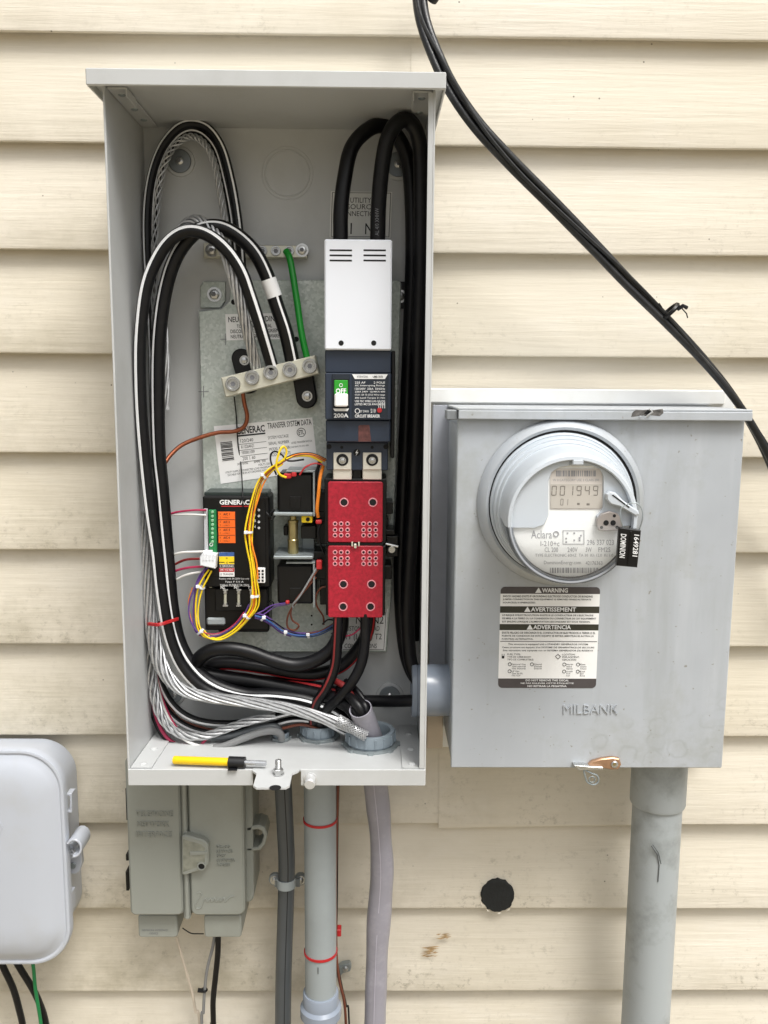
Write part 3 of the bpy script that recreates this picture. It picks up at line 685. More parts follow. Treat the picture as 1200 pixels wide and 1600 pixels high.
# ================================================================== MAIN BREAKER
bk = thing('circuit_breaker', 'navy 200 amp main breaker with white terminal cover and green OFF handle', 'breaker', V(560, 735, .04))
tc_ = part('terminal_cover', MB().pbox(507, 374, 612, 547, .036, .118, .0016), COVERW, bk)
for y in (391, 399, 407):
    for xa_, xb_ in ((515, 550), (568, 603)): part('vent_slot', MB().pbox(xa_, y - 1.3, xb_, y + 1.3, .1172, .1184, .0002), HOLE, tc_)
for x in (533, 584): put('screw_hole', HOLEM, tc_, V(x, 536, .1182), px(4, .118))
part('body', MB().pbox(508, 547, 611, 583, .036, .112, .0012).pbox(508, 583, 611, 656, .036, .117, .0012).pbox(509, 656, 610, 691, .036, .112, .0015).pbox(510, 691, 606, 735, .036, .098, .001), NAVY, bk)
part('side_rail', MB().pbox(611, 548, 617, 716, .05, .104, .001), BLKP, bk)
part('handle_surround', MB().pbox(519, 584, 546, 655, .1168, .1188, .0008), NAVYD, bk)
part('recess', MB().pbox(521, 592, 545, 637, .1186, .1190, .0001), HOLE, bk)
hg = part('switch_handle', MB().pbox(522, 594, 543.5, 616, .118, .1206, .0008), GREENP, bk, label='green upper face of the breaker handle reading OFF')
lt = MB(); q = quad(522, 594, 543.5, 616); letter(lt, 'OFF', q, .1212, .03, (.12, .58, .88, .95)); lt.ring(qmap(q, .1210)(.5, .36), OUT, px(2.4, .12), .0004, 14, 5)
part('lettering', lt, WINK, hg, False)
part('toggle', MB().pbox(522.5, 615, 543.5, 635.5, .118, .128, .0014), STICK, bk)
q = quad(550, 584, 606, 655); lb = part('rating_panel', MB().pbox(550, 583.5, 606, 655, .1168, .1178, .0003), NAVYD, bk); T = .1184; lt = MB()
f = qmap(q, T); lt.add([f(0, .01), f(1, .01), f(.92, .115), f(.08, .115)], [(0, 1, 2, 3)])
for k, s_ in enumerate(('225 AF        2 POLE', 'AC Interrupting Ratings', '120/240V  25kA  50/60Hz', '22kA 240V  GJ MAX 600', 'CUA 120 72 (CU) Wire range', '300 kcmil Torque 31 Nm', 'USE 75C WIRE LUG 3/0-250', 'LISTED MCCB AWG 4-300')):
    y0 = .17 + k * .068; letter(lt, s_, q, T, .01, (.08, y0, .92, y0 + .046))
letter(lt, 'CIRCUIT BREAKER', q, T, .02, (.08, .895, .78, .965)); letter(lt, 'E7 5910', q, T, .0, (.22, .80, .46, .85)); letter(lt, 'SD  RH', q, T, 0, (.52, .77, .66, .86)); lt.ring(f(.15, .82), OUT, px(3.6, .118), .0004, 14, 5)
for k in range(4): qrect(lt, q, T, (.74 + .055 * k, .62, .755 + .055 * k, .76), .0001)
part('lettering', lt, WINK, lb, False)
lt = MB(); letter(lt, 'INTERNATIONAL', q, T + .0005, 0, (.14, .04, .45, .085)); part('lettering', lt, INK, lb, False); lt = MB(); letter(lt, 'UMB 7070', q, T + .0005, .01, (.58, .04, .86, .09)); part('lettering', lt, INK, lb, False)
put('test_button', unit_mesh('test_button', MB().cyl((0, 0, 0), OUT, 1, .5, 16, .15), REDW), bk, V(593, 641, .1178), px(4, .118))
q = quad(520, 638, 546, 655); lt = MB(); letter(lt, '200A', q, .1192, .02, (.06, .46, .94, .86)); part('lettering', lt, WINK, bk, False); lt = MB(); f = qmap(q, .1192); lt.add([f(.02, .02), f(.98, .02), f(.88, .26), f(.12, .26)], [(0, 1, 2, 3)]); part('logo_flag', lt, WINK, bk, False)
part('sticker', MB().pprism([(560, 666), (563, 664), (577, 664), (580, 690), (560, 690)], .1119, .1124), RUSTY, bk, label='faded orange sticker remnant')
part('warning_mark', MB().disc(V(557.5, 707, .0982), OUT, px(5.5, .098), .0003), HOLE, bk)
part('lettering', MB().pprism([(559, 702), (555, 708), (557.5, 708), (555.5, 713), (560, 706.5), (557.8, 706.5)], .0984, .0987), WINK, bk, False)
for x in (521.5, 550): pass
for xa_, xb_ in ((521, 549), (567, 596)):
    lg = part('lug', MB().pbox(xa_, 707, xb_, 734, .0975, .1005, .0006).pbox(xa_ - .5, 731, xb_ + .5, 750, .055, .0985, .001), LUGW, bk)
    xc = (xa_ + xb_) / 2; part('bolt_socket', MB().lathe(V(xc, 718.5, .1004), OUT, [(px(9.5, .1), 0), (px(9.5, .1), .0005), (px(7.5, .1), .0007), (0, .0004)], 24), HOLE, lg); put('bolt', HEXM, lg, V(xc, 719.5, .1009), px(4.5, .1)).data = bpy.data.meshes['hex_screw']
for x in (534, 581.5): put('screw_hole', HOLEM, bk, V(x, 699, .0982), px(2.4, .098))
for x in (514, 603): put('screw_hole', HOLEM, bk, V(x, 698, .0982), px(4, .098))
part('lug_barrier', MB().pbox(551, 728, 565, 754, .04, .094, .001), BLKP, bk)

# ================================================================== CONTACTOR WITH RED INSULATOR BOARDS
ct = thing('contactor', 'transfer contactor faced with red fibre boards pierced by round holes', 'contactor', V(555, 968, .036))
part('body', MB().pbox(507, 748, 604, 850, .0352, .098, .001).pbox(509, 853, 602, 962, .0352, .098, .001), BLKP, ct)
for (xa_, ya, xb_, yb) in ((600, 785, 614, 803), (600, 812, 607, 822), (600, 828, 617, 836), (604, 838, 622, 870), (600, 884, 612, 905), (497, 770, 512, 800), (494, 800, 513, 850), (490, 862, 513, 905), (500, 905, 513, 945)):
    part('terminal_block', MB().pbox(xa_, ya, xb_, yb, .0352, .076, .0008), BLKP, ct)
part('side_stud', MB().tube([V(600, 849, .08), V(622, 854, .08)], .0016, 8).cyl(V(612, 858, .078), OUT, px(6, .08), .004, 12), STEEL, ct)
def red_board(y0, y1, holes, small):
    a_ = rect(512.5, y0, 598, y1, .104); o = part('red_board', MB().prism(rrect(a_[0], a_[2], a_[1], a_[3], .0025, 3), .0985, .104, .0007), REDF, ct)
    for x, y, r in holes: put('hole', HOLEM, o, V(x, y, .1041), px(r, .104)); put('hole_rim', RIMM, o, V(x, y, .1041), px(r, .104))
    for x, y in small: put('small_hole', HOLEM, o, V(x, y, .1041), px(2.9, .104)); put('small_hole_rim', RIMS, o, V(x, y, .1041), px(2.9, .104))
sx = (523.5, 533, 543, 568, 577.5, 587)
red_board(753, 847.5, ((537.5, 785, 6.3), (582.5, 785, 6.3)), [(x, y) for x in sx for y in (818.5, 828, 836.5)])
red_board(853, 965, ((536.5, 913, 6.3), (580.5, 913, 6.3), (536, 948, 6.3), (579, 948, 6.3)), [(x, y) for x in sx for y in (863, 872.5, 881)])
part('arc_bar', MB().pbox(511, 847.8, 599, 852.8, .098, .1025, .0004), BLKP, ct)
part('clip', MB().pbox(549, 847, 551.5, 854, .1, .107, .0004).pbox(559.5, 847, 562, 854, .1, .107, .0004).pbox(553, 850, 557, 857, .1, .107, .0006), TIN, ct)

# ================================================================== SOLENOIDS
sl = thing('solenoid_assembly', 'pair of black solenoid coils on zinc brackets with brass plunger between them', 'solenoid', V(462, 948, .036))
for (ya, yb) in ((739, 801), (882, 944)):
    co = part('coil', MB().pbox(433, ya, 490, yb, .037, .085, .003), BLKP, sl)
    part('coil_cap', MB().pbox(453, (ya + yb) / 2 - 8 + 14, 470, (ya + yb) / 2 + 10 + 14, .085, .0862, .0006), BLKP, co)
    part('frame', MB().pbox(447, ya - 4, 492, ya - 1, .04, .088, .0004).pbox(489, ya - 3, 492, yb + 6, .04, .088, .0004), ZINC, sl)
part('bracket', MB().pbox(427, 801, 489, 806, .0352, .09, .0012), ZINC, sl); part('bracket', MB().pbox(427, 869, 489, 874, .0352, .095, .0012), ZINC, sl)
part('bracket_web', MB().pbox(472, 806, 491, 869, .0352, .045, .0006), ZINC, sl)
p0 = V(458, 872, .075); p1 = V(458, 806, .075); Lp = (p1 - p0).length; rp = px(8.6, .075)
part('plunger', MB().lathe(p0, p1 - p0, [(0, 0), (rp, 0), (rp, Lp * .38), (rp * 1.04, Lp * .4), (rp * 1.04, Lp * .44), (rp * .92, Lp * .46), (rp * .92, Lp * .83), (rp, Lp * .84), (rp, Lp * .9), (rp * .6, Lp * .92), (rp * .6, Lp), (0, Lp)], 24), BRASS, sl)
part('yellow_terminal', MB().pbox(471, 806, 488, 817, .06, .084, .0008), YELW, sl); part('terminal_hole', MB().disc(V(481, 811.5, .0842), OUT, px(3.2, .084)), HOLE, sl)
for (xa_, ya, xb_, yb) in ((443, 740, 455, 748), (455, 738, 463, 745), (493, 813, 503, 819), (494, 876, 503, 890), (446, 939, 452, 944)):
    part('spade_terminal', MB().pbox(xa_, ya, xb_, yb, .08, .0895, .001), REDW, sl)
part('limit_switch', MB().pbox(470, 822, 494, 842, .04, .08, .001).pbox(443, 822, 450, 837, .04, .06, .001), BLKP, sl)

# ================================================================== CONTROLLER
cm = thing('controller_module', 'black control module with orange and coloured terminal label strips', 'controller', V(370, 1000, .036))
part('case', MB().pbox(318, 775, 422, 918, .0352, .080, .002).pbox(320, 918, 420, 985, .0352, .07, .0015), BLKP, cm)
part('top_lip', MB().pbox(319, 769, 418, 776, .0352, .074, .001), mat('dark_green_black_plastic', '26302E', 0.35), cm)
part('front_panel', MB().pbox(320, 778, 415, 900, .0798, .0815, .0006), BLKP, cm)
q = quad(343, 781, 390, 792); lt = MB(); letter(lt, 'GENERAC', q, .0820, .03, (0, 0, 1, .68)); part('lettering', lt, WINK, cm, False)
part('logo_bar', qrect(MB(), q, .0817, (.06, .84, 1, .98), .0003), REDW, cm)
ol = part('orange_label', MB().pbox(341, 799.5, 367.5, 848.5, .0814, .0819, .0001), ORANGE, cm)
q = quad(341, 799.5, 367.5, 848.5); lt = MB()
for k in range(4):
    y0 = k * .25; letter(lt, 'A/C %d' % (k + 1), q, .0822, .02, (.3, y0 + .04, .68, y0 + .115)); letter(lt, '1\u00b7COIL\u00b72', q, .0822, 0, (.28, y0 + .16, .66, y0 + .205)); letter(lt, '1', q, .0822, 0, (.1, y0 + .05, .13, y0 + .10)); letter(lt, '2', q, .0822, 0, (.09, y0 + .15, .14, y0 + .20))
    if k: qrect(lt, q, .0820, (0, y0 - .006, 1, y0 + .004), .0002)
part('lettering', lt, INK, ol, False)
ts = part('terminal_strip', MB().pbox(326, 797, 338, 870, .0798, .0865, .0008), TERM, cm)
for k in range(8): part('terminal_screw', MB().cyl(V(332, 800 + k * 6.6, .0865), OUT, px(2.5, .086), .0012, 12), TERML, ts)
part('wire_entry', MB().pbox(318.5, 795, 325, 866, .0798, .084, .0005), mat('pale_grey_strip', 'B9BABE', 0.5), ts)
part('ring_mark', MB().ring(V(330, 851, .0867), OUT, px(2.4, .086), .0004, 14, 5), WINK, ts)
cl = part('colour_label', MB().pbox(342.5, 863, 366, 901, .0814, .0818, .0001), STICK, cm)
q = quad(342.5, 863, 366, 901)
for b_, m_ in (((0, 0, 1, .16), BLUW), ((0, .17, 1, .48), YELW), ((0, .50, 1, .63), INK), ((0, .65, 1, .80), REDW)): part('colour_band', qrect(MB(), q, .0819, b_, .0002), m_, cl, False)
lt = MB(); letter(lt, 'T1', q, .0823, 0, (.44, .05, .54, .12)); letter(lt, 'N1', q, .0823, .01, (.44, .20, .56, .28)); letter(lt, 'N2', q, .0823, .01, (.44, .38, .58, .45)); letter(lt, '23 TRANSFER', q, .0823, 0, (.05, .86, .95, .94)); qrect(lt, q, .0822, (0, .395, .36, .425), .0001); qrect(lt, q, .0822, (.66, .395, 1, .425), .0001); part('lettering', lt, INK, cl, False)
lt = MB(); letter(lt, '0 GROUND', q, .0823, .01, (.05, .53, .95, .60)); letter(lt, '194  +12 VDC', q, .0823, .01, (.08, .68, .92, .76))
q2 = quad(340, 902, 392, 917); letter(lt, 'Replace with 5A 250V fuse only', q2, .0808, 0, (.05, .05, .95, .28)); letter(lt, 'Type F 5.0 A', q2, .0808, 0, (.22, .38, .78, .6)); letter(lt, 'Utiliser FUSIBLE 5A 250V', q2, .0808, 0, (.08, .70, .95, .94))
for x, s_ in ((348, 'N2'), (369, 'N1'), (390, 'T1')): letter(lt, s_, quad(x - 3.2, 915.5, x + 3.2, 920), .0808, .01)
part('lettering', lt, WINK, cm, False); lt = MB()
for k in range(4): letter(lt, '%d' % (k + 1), quad(397, 793 + k * 9.3, 399.5, 797 + k * 9.3), .0822, 0)
for k in range(4): lt.ring(V(404.5, 797 + k * 9.3, .0818), OUT, px(1.4, .08), .0004, 10, 5)
part('indicator_marks', lt, WINK, cm, False)
pc = part('pin_connector', MB().pbox(401, 888, 414, 911, .078, .0865, .0006), STICK, cm)
for k in range(4):
    for x in (404.7, 410.4): part('pin_socket', MB().pbox(x - 1.7, 890.5 + k * 5, x + 1.7, 894 + k * 5, .0863, .0868, .0001), HOLE, pc)
fb = part('fuse_block', MB().pbox(336, 920, 418, 955, .069, .076, .001), BLKP, cm)
for x in (352, 373, 393):
    fu = part('fuse', MB().tube([V(x, 925, .0785), V(x, 945, .0785)], .0019, 10), mat('glass_fuse', 'B9B8A8', 0.25, 0.3), fb)
    part('fuse_cap', MB().tube([V(x, 922.5, .0785), V(x, 927, .0785)], .0026, 10).tube([V(x, 942, .0785), V(x, 947, .0785)], .0026, 10).pbox(x - 4, 921, x + 4, 923, .076, .08, .0002).pbox(x - 4, 946, x + 4, 948, .076, .08, .0002), STEEL, fu)
part('foot', MB().pbox(322, 965, 352, 978, .0352, .072, .003), PVC, cm)
part('mount_screw', MB().cyl(V(329.5, 914.5, .0702), OUT, px(3.6, .07), .003, 14), TIN, cm)
part('lower_case', MB().pbox(340, 958, 420, 988, .0352, .064, .002), BLKP, cm)

# ================================================================== CONDUIT FITTINGS OF THE ENCLOSURE
def bushing(cx, cy, rpx, h, name, label):
    p = VZ(cx, cy, ZF - .003); p.z = zfloor(p.y) + .0006; r = rpx * (1.1431 + p.y) / FPX
    o = thing(name, label, 'conduit fitting', p, 'conduit bushings in the enclosure floor')
    prof = [(r * 1.1, 0), (r * 1.12, .0006), (r * 1.12, .0035), (r * 1.08, .004), (r * .8, .004)]
    nut = part('locknut', MB().lathe(p, UPV, prof, 40), ZINC, o)
    for k in range(8):
        q_ = 2 * math.pi * k / 8; d = Vector((math.cos(q_), math.sin(q_), 0)); c_ = p + d * r * 1.12
        e = Vector((-d.y, d.x, 0)); w = r * .13
        part('nut_lug', MB().add([c_ - e * w + UPV * .0005, c_ + e * w + UPV * .0005, c_ + e * w * .7 + d * r * .09 + UPV * .0005, c_ - e * w * .7 + d * r * .09 + UPV * .0005,
                                   c_ - e * w + UPV * .004, c_ + e * w + UPV * .004, c_ + e * w * .7 + d * r * .09 + UPV * .004, c_ - e * w * .7 + d * r * .09 + UPV * .004],
                                  [(0, 1, 2, 3), (4, 5, 6, 7), (0, 1, 5, 4), (1, 2, 6, 5), (2, 3, 7, 6), (3, 0, 4, 7)]), ZINC, nut)
    b_ = part('bushing', MB().lathe(p, UPV, [(r * .95, .004), (r * .95, .006), (r, .0065), (r, h - .003), (r * .97, h - .0005), (r * .9, h), (r * .80, h - .001), (r * .76, h - .004), (r * .76, .001), (0, .001)], 40), BUSH, o)
    for k in range(16):
        q_ = 2 * math.pi * (k + .5) / 16; d = Vector((math.cos(q_), math.sin(q_), 0)); a_ = p + d * r * .995
        part('rib', MB().tube([a_ + UPV * .007, a_ + UPV * (h - .003)], r * .06, 6), BUSH, b_)
    return p, r
PB, RB = bushing(579, 1163, 40, .021, 'large_bushing', 'large grey plastic bushing standing at the right of the enclosure floor')
PM, RM = bushing(498, 1148, 29, .019, 'bushing', 'medium grey bushing on the enclosure floor beside the large one')
PS, RS = bushing(439, 1152, 14, .010, 'small_bushing', 'smallest bushing on the enclosure floor with a grey cable entering it')
# coupling through the two side walls
hb = thing('side_coupling', 'short grey pvc coupling joining the enclosure to the meter box', 'conduit fitting', V(676, 1120, .085))
c0 = V(676, 1078, .085); AX = Vector((1, 0, 0)); rr = px(42, .085)
part('pipe', MB().lathe((W2 + .0005, c0.y, c0.z), AX, [(rr * .8, 0), (rr, 0), (rr, .020), (rr * .985, .0215), (rr * .985, .033), (rr * .8, .033)], 48), PVCL, hb)
part('inner_flange', MB().lathe((W2 - .0135, c0.y, c0.z), AX, [(rr * .76, .012), (rr * .76, 0), (rr * .98, 0), (rr * 1.03, .001), (rr * 1.03, .006), (rr * .99, .007), (rr * .99, .011)], 48), PVCL, hb)

# ================================================================== CABLES
def cable(name, pts, rp_, label, m_=BLACK, cat='cable', stripes=(), group=None, n=12, per=8, tm=None):
    jr = random.Random(len(label) * 7 + int(pts[0][0])); pts = [pts[0]] + [(x + jr.uniform(-1, 1) * .9, y + jr.uniform(-1, 1) * .9, t_) for x, y, t_ in pts[1:-1]] + [pts[-1]]
    P = path(pts, per); t = tm if tm else pts[len(pts) // 2][2]; r = px(rp_, t)
    if not stripes: return single(name, MB().tube(P, r, n), m_, label, cat, group)
    o = thing(name, label, cat, P[0], group); part('jacket', MB().tube(P, r, n), m_, o)
    for (an, w, sm) in stripes: part('stripe', MB().stripe(P, r, an, w), sm, o)
    return o
def strand_cable(name, pts, rp_, n, label, turns, fill=.84, core=True, swell=None):
    P = path(pts, 10); t = pts[len(pts) // 2][2]; r = px(rp_, t); o = thing(name, label, 'cable', P[0]); fr = frame_path(P); Ln = len(fr)
    sr = r * math.sin(math.pi / n) / (1 + math.sin(math.pi / n)) * fill
    for k in range(n):
        pp = []
        for i, (p, tn, a, b_) in enumerate(fr):
            u = i / (Ln - 1); q_ = 2 * math.pi * (k / n + turns * u); g = 1 + (swell(u) if swell else 0)
            pp.append(p + (a * math.cos(q_) * g + b_ * math.sin(q_) * g) * (r - sr))
        part('strand', MB().tube(pp, sr, 7), ALU, o)
    if core: part('core', MB().tube(P, max(.0006, r - 2.2 * sr), 6), ALU, o)
    return o
# utility feed from the breaker, up, over and down the right side
cable('feed_cable', [(532, 378, .085), (533, 330, .085), (538, 280, .083), (550, 232, .078), (573, 203, .07), (598, 197, .06), (620, 212, .052), (636, 245, .048), (643, 300, .046), (644, 400, .046), (640, 520, .046), (634, 660, .046), (629, 800, .047), (626, 900, .05), (628, 980, .056), (636, 1030, .066), (652, 1060, .08), (675, 1068, .085)], 11, 'thick black cable looping from the left breaker terminal down the right side')
cable('feed_cable', [(590, 378, .09), (592, 320, .092), (597, 260, .096), (606, 215, .1), (622, 191, .1), (640, 190, .095), (653, 212, .088), (658, 260, .082), (657, 400, .078), (653, 560, .074), (648, 720, .071), (642, 840, .07), (637, 940, .071), (638, 1000, .074), (644, 1040, .08), (658, 1072, .085), (678, 1084, .088)], 11.5, 'thick black cable arching highest, from the right breaker terminal down the side wall')
lp = MB(); letter(lp, 'AL 4/0 XHHW', ((585, 368), (585, 325), (593, 325), (593, 368)), .1014, 0, (0, .12, 1, .88)); FC = bpy.data.objects['feed_cable.001']; part('printed_lettering', lp, GINK, FC, False)
cable('neutral_feed_cable', [(672, 1092, .085), (640, 1095, .075), (600, 1096, .062), (540, 1094, .052), (470, 1088, .045), (390, 1082, .042), (340, 1066, .042), (310, 1030, .042)], 9.5, 'black cable running level from the side coupling leftwards behind the bundle')
cable('jumper_cable', [(650, 300, .038), (652, 500, .036), (650, 800, .036), (647, 1000, .04)], 9, 'black cable hanging straight down behind the looping feed cables')

# rear loop at the upper left
S1 = [(0.9, .0032, WHITES)]
cable('rear_loop_cable', [(245, 760, .05), (240, 640, .048), (236, 500, .046), (231, 400, .045), (230, 330, .045), (237, 275, .045), (252, 232, .045), (275, 203, .045), (300, 194, .045), (326, 203, .045), (347, 233, .045), (361, 280, .045), (369, 325, .045), (374, 370, .045), (378, 420, .044)], 7, 'outer black cable of the tall rear loop, white stripe along it', stripes=((-.45, .0022, WHITES),))
cable('rear_loop_cable', [(252, 760, .046), (247, 640, .044), (243, 500, .042), (239, 400, .04), (239, 330, .04), (246, 278, .04), (259, 240, .04), (279, 213, .04), (300, 205, .04), (321, 213, .04), (339, 238, .04), (352, 282, .04), (361, 328, .04), (367, 372, .04), (372, 420, .04)], 6, 'inner black cable of the tall rear loop, white stripe along it', stripes=((.1, .0016, WHITES),))
strand_cable('bare_conductor', [(247, 640, .056), (242, 500, .054), (241, 400, .052), (245, 330, .052), (253, 272, .052), (268, 234, .052), (294, 214, .052), (317, 222, .052), (334, 252, .052), (344, 298, .052), (352, 350, .052), (357, 400, .05)], 5.5, 4, 'thin twisted bare aluminium conductor inside the tall rear loop', 9, .55, False)
# front loop
strand_cable('neutral_conductor', [(256, 640, .066), (256, 560, .066), (253, 480, .068), (262, 415, .074), (281, 364, .08), (303, 345, .084), (325, 353, .09), (345, 379, .094), (363, 428, .096), (378, 482, .09), (391, 535, .08), (402, 580, .066)], 9, 7, 'stranded bare aluminium conductor arching to the tilted neutral bar', 3.2)
tb = cable('taped_cable', [(560, 1140, .09), (520, 1112, .088), (480, 1094, .085), (430, 1087, .082), (380, 1084, .08), (335, 1070, .08), (303, 1044, .08), (281, 1003, .08), (269, 950, .08), (262, 880, .08), (257, 820, .08), (252, 760, .08), (248, 700, .08), (246, 600, .082), (248, 520, .084), (258, 450, .086), (277, 398, .088), (305, 363, .088), (337, 354, .088), (369, 366, .087), (397, 393, .086), (418, 432, .084), (433, 476, .08), (446, 520, .076), (458, 570, .068)], 11.3, 'thick black cable of the front loop wrapped with a band of white tape', stripes=((lambda u: .25 - .75 * min(1, max(0, (u - .25) / .3)), .0027, WHITES),))
Ptape = path([(419, 436, .0838), (429, 464, .081)], 6); part('tape_band', MB().tube(Ptape, px(12.1, .083), 16), WHITES, tb)
cable('striped_cable', [(540, 1140, .085), (480, 1112, .09), (420, 1100, .094), (360, 1092, .096), (318, 1076, .098), (286, 1044, .1), (264, 995, .1), (252, 930, .1), (244, 860, .1), (236, 800, .1), (228, 740, .1), (222, 670, .102), (219, 600, .104), (219, 525, .106), (228, 452, .108), (245, 405, .108), (268, 373, .108), (296, 361, .108), (324, 367, .107), (353, 389, .105), (376, 424, .102), (393, 466, .096), (409, 516, .088), (426, 575, .072)], 9.8, 'black front loop cable with a broad bright white stripe', stripes=((lambda u: -.5 - .08 * math.sin(u * 9), .0038, WHITES),))
# strands and small wires at the lower left
strand_cable('splayed_conductor', [(226, 800, .085), (229, 880, .088), (234, 950, .09), (242, 1005, .094), (256, 1048, .1), (284, 1077, .105), (325, 1089, .11), (385, 1097, .115), (455, 1108, .118), (520, 1127, .118), (565, 1143, .116)], 9.2, 8, 'thick splayed bare aluminium strands sweeping along the enclosure bottom', 2.2, .84, True, lambda u: .45 * math.exp(-((u - .34) / .13) ** 2))
strand_cable('twisted_conductor', [(229, 900, .075), (233, 980, .075), (236, 1040, .078), (242, 1090, .085), (256, 1126, .09), (282, 1147, .092), (318, 1150, .094), (350, 1140, .094), (385, 1128, .092), (430, 1117, .088)], 7, 5, 'twisted bare aluminium strands curving lowest at the left corner', 3.6, .8, True, lambda u: .3 * math.exp(-((u - .3) / .2) ** 2))
G = 'small wires gathered in the lower left corner'
cable('control_wire', [(240, 980, .066), (247, 1050, .068), (268, 1098, .072), (305, 1124, .078), (360, 1131, .08), (420, 1121, .08), (475, 1110, .08), (520, 1120, .08)], 5.5, 'black white-striped wire curving inside the lower left corner, upper one', stripes=((.3, .0032, WHITES),), group=G)
cable('control_wire', [(237, 980, .060), (243, 1060, .062), (262, 1110, .066), (300, 1137, .07), (350, 1145, .074), (410, 1136, .076), (460, 1124, .078), (500, 1128, .08)], 5, 'black white-striped wire curving inside the lower left corner, lower one', stripes=((.2, .003, WHITES),), group=G)
cable('red_wire', [(233, 1020, .066), (236, 1080, .07), (246, 1125, .078), (264, 1156, .084), (292, 1168, .088), (310, 1166, .088)], 3, 'dark red wire hugging the lower left wall of the enclosure', PINKW, 'wire')
cable('red_wire', [(242, 1040, .07), (252, 1085, .076), (268, 1125, .082), (290, 1156, .088), (308, 1166, .09), (322, 1155, .09)], 2.4, 'thin red wire slanting between white strands at the lower left', PINKW, 'wire')
cable('brown_wire', [(258, 1090, .056), (278, 1120, .062), (315, 1137, .07), (370, 1144, .078), (430, 1140, .082), (470, 1133, .084), (500, 1140, .085)], 2.4, 'thin brown wire along the enclosure bottom behind the strands', BRNW, 'wire')
cable('white_wire', [(238, 1000, .07), (244, 1060, .074), (258, 1112, .082), (284, 1152, .092), (315, 1166, .096), (334, 1167, .098), (346, 1165, .098)], 2.6, 'white wire looping under the twisted strands to a grey jacket', WHTW, 'wire')
cable('black_wire', [(232, 1060, .06), (238, 1110, .068), (252, 1146, .078), (276, 1166, .088), (305, 1172, .094), (330, 1170, .096)], 4, 'black wire lowest in the left corner of the enclosure', BLACK, 'wire')
cable('jacketed_cable', [(334, 1169, .1), (352, 1165, .1), (380, 1154, .098), (405, 1145, .095), (425, 1142, .092), (437, 1146, .089), (440, 1156, .087)], 6, 'light grey jacketed cable bending into the smallest bushing', GREYW)
cable('jacketed_cable', [(330, 1152, .09), (365, 1150, .09), (400, 1140, .088), (428, 1136, .086), (438, 1144, .085)], 6.5, 'dark grey jacketed cable lying above the light grey one', FLEX)
# load cables from the contactor bottom
cable('load_cable', [(534, 955, .085), (532, 985, .084), (518, 1014, .083), (492, 1033, .083), (460, 1039, .084), (425, 1032, .086), (390, 1019, .087), (355, 1013, .088), (325, 1019, .086), (308, 1034, .08), (312, 1049, .072), (345, 1058, .068), (400, 1066, .07), (460, 1076, .074), (515, 1090, .088), (540, 1100, .101), (552, 1110, .110), (560, 1122, .114)], 11.5, 'thick black load cable making the lower loop beneath the controller')
cable('load_cable', [(578, 955, .075), (575, 985, .072), (562, 1012, .07), (535, 1040, .068), (498, 1052, .066), (460, 1052, .064), (410, 1042, .06), (360, 1036, .058), (330, 1040, .056), (325, 1052, .054), (350, 1060, .054), (420, 1066, .058), (480, 1072, .066), (530, 1084, .082), (552, 1092, .097), (563, 1104, .108), (570, 1118, .112)], 10.5, 'black load cable with red stripe looping behind the other load cable', stripes=((-.75, .0028, REDW),))
cable('generator_cable', [(529, 958, .096), (528, 1000, .098), (523, 1040, .1), (510, 1072, .1), (497, 1094, .094), (491, 1112, .089), (490, 1128, .084)], 8.5, 'black generator cable with dark red stripe dropping left of the sheath', stripes=((.5, .0026, DREDW),))
cable('generator_cable', [(571, 958, .098), (571, 1000, .1), (564, 1038, .104), (548, 1068, .106), (530, 1090, .104), (514, 1104, .096), (504, 1116, .090), (500, 1130, .085)], 8.5, 'plain black generator cable bending left below the red boards', BLACK)
cable('red_lead', [(515, 1060, .085), (536, 1072, .098), (550, 1088, .108), (559, 1102, .114), (565, 1116, .117)], 5.5, 'short dark red lead diving into the lavender grey sheath', DREDW, 'wire')
cable('black_lead', [(540, 1064, .08), (556, 1078, .098), (566, 1092, .108), (571, 1104, .113), (574, 1116, .116)], 5, 'short black lead beside the red lead entering the sheath', BLACK, 'wire')
cable('black_lead', [(530, 1074, .09), (544, 1086, .106), (554, 1097, .118), (561, 1106, .124), (567, 1120, .125)], 8, 'thick black lead filling the front of the sheath mouth', BLACK, 'wire')
cable('black_lead', [(552, 1082, .095), (563, 1094, .11), (569, 1103, .119), (573, 1116, .122)], 6.5, 'black lead at the back right of the sheath mouth', BLACK, 'wire')
# sheath end standing in the large bushing
sh = thing('cable_sheath_end', 'cut lavender grey cable sheath standing in the large bushing', 'cable sheath', PB)
A0 = V(563, 1107, .124); B0 = Vector((PB.x + .003, PB.y + .003, PB.z + .002)); dax = (A0 - B0).normalized(); hh = (A0 - B0).length; rs = px(19, .12)
part('sheath', MB().lathe(B0, dax, [(rs, 0), (rs * 1.0, hh * .8), (rs * .99, hh), (rs * .9, hh), (rs * .9, hh * .5), (0, hh * .5)], 32), SHEATH, sh)
bd = part('braid', MB(), ALU, sh) if False else None
Pb = path([(528, 1124, .121), (545, 1134, .1235), (560, 1143, .125), (572, 1150, .125)], 8)
fr = frame_path(Pb)
bdm = MB()
for dr in (1, -1):
    for k in range(9):
        bdm.tube([p + (a * math.cos(2 * math.pi * (k / 9 + dr * 1.3 * i / len(fr))) + b_ * math.sin(2 * math.pi * (k / 9 + dr * 1.3 * i / len(fr)))) * (px(8, .12) + .0003 * dr) for i, (p, tn, a, b_) in enumerate(fr)], .0007, 5)
o = part('wire_braid', bdm, ALU, sh, label='woven bare wire braid at the sheath end'); o['kind'] = 'stuff'
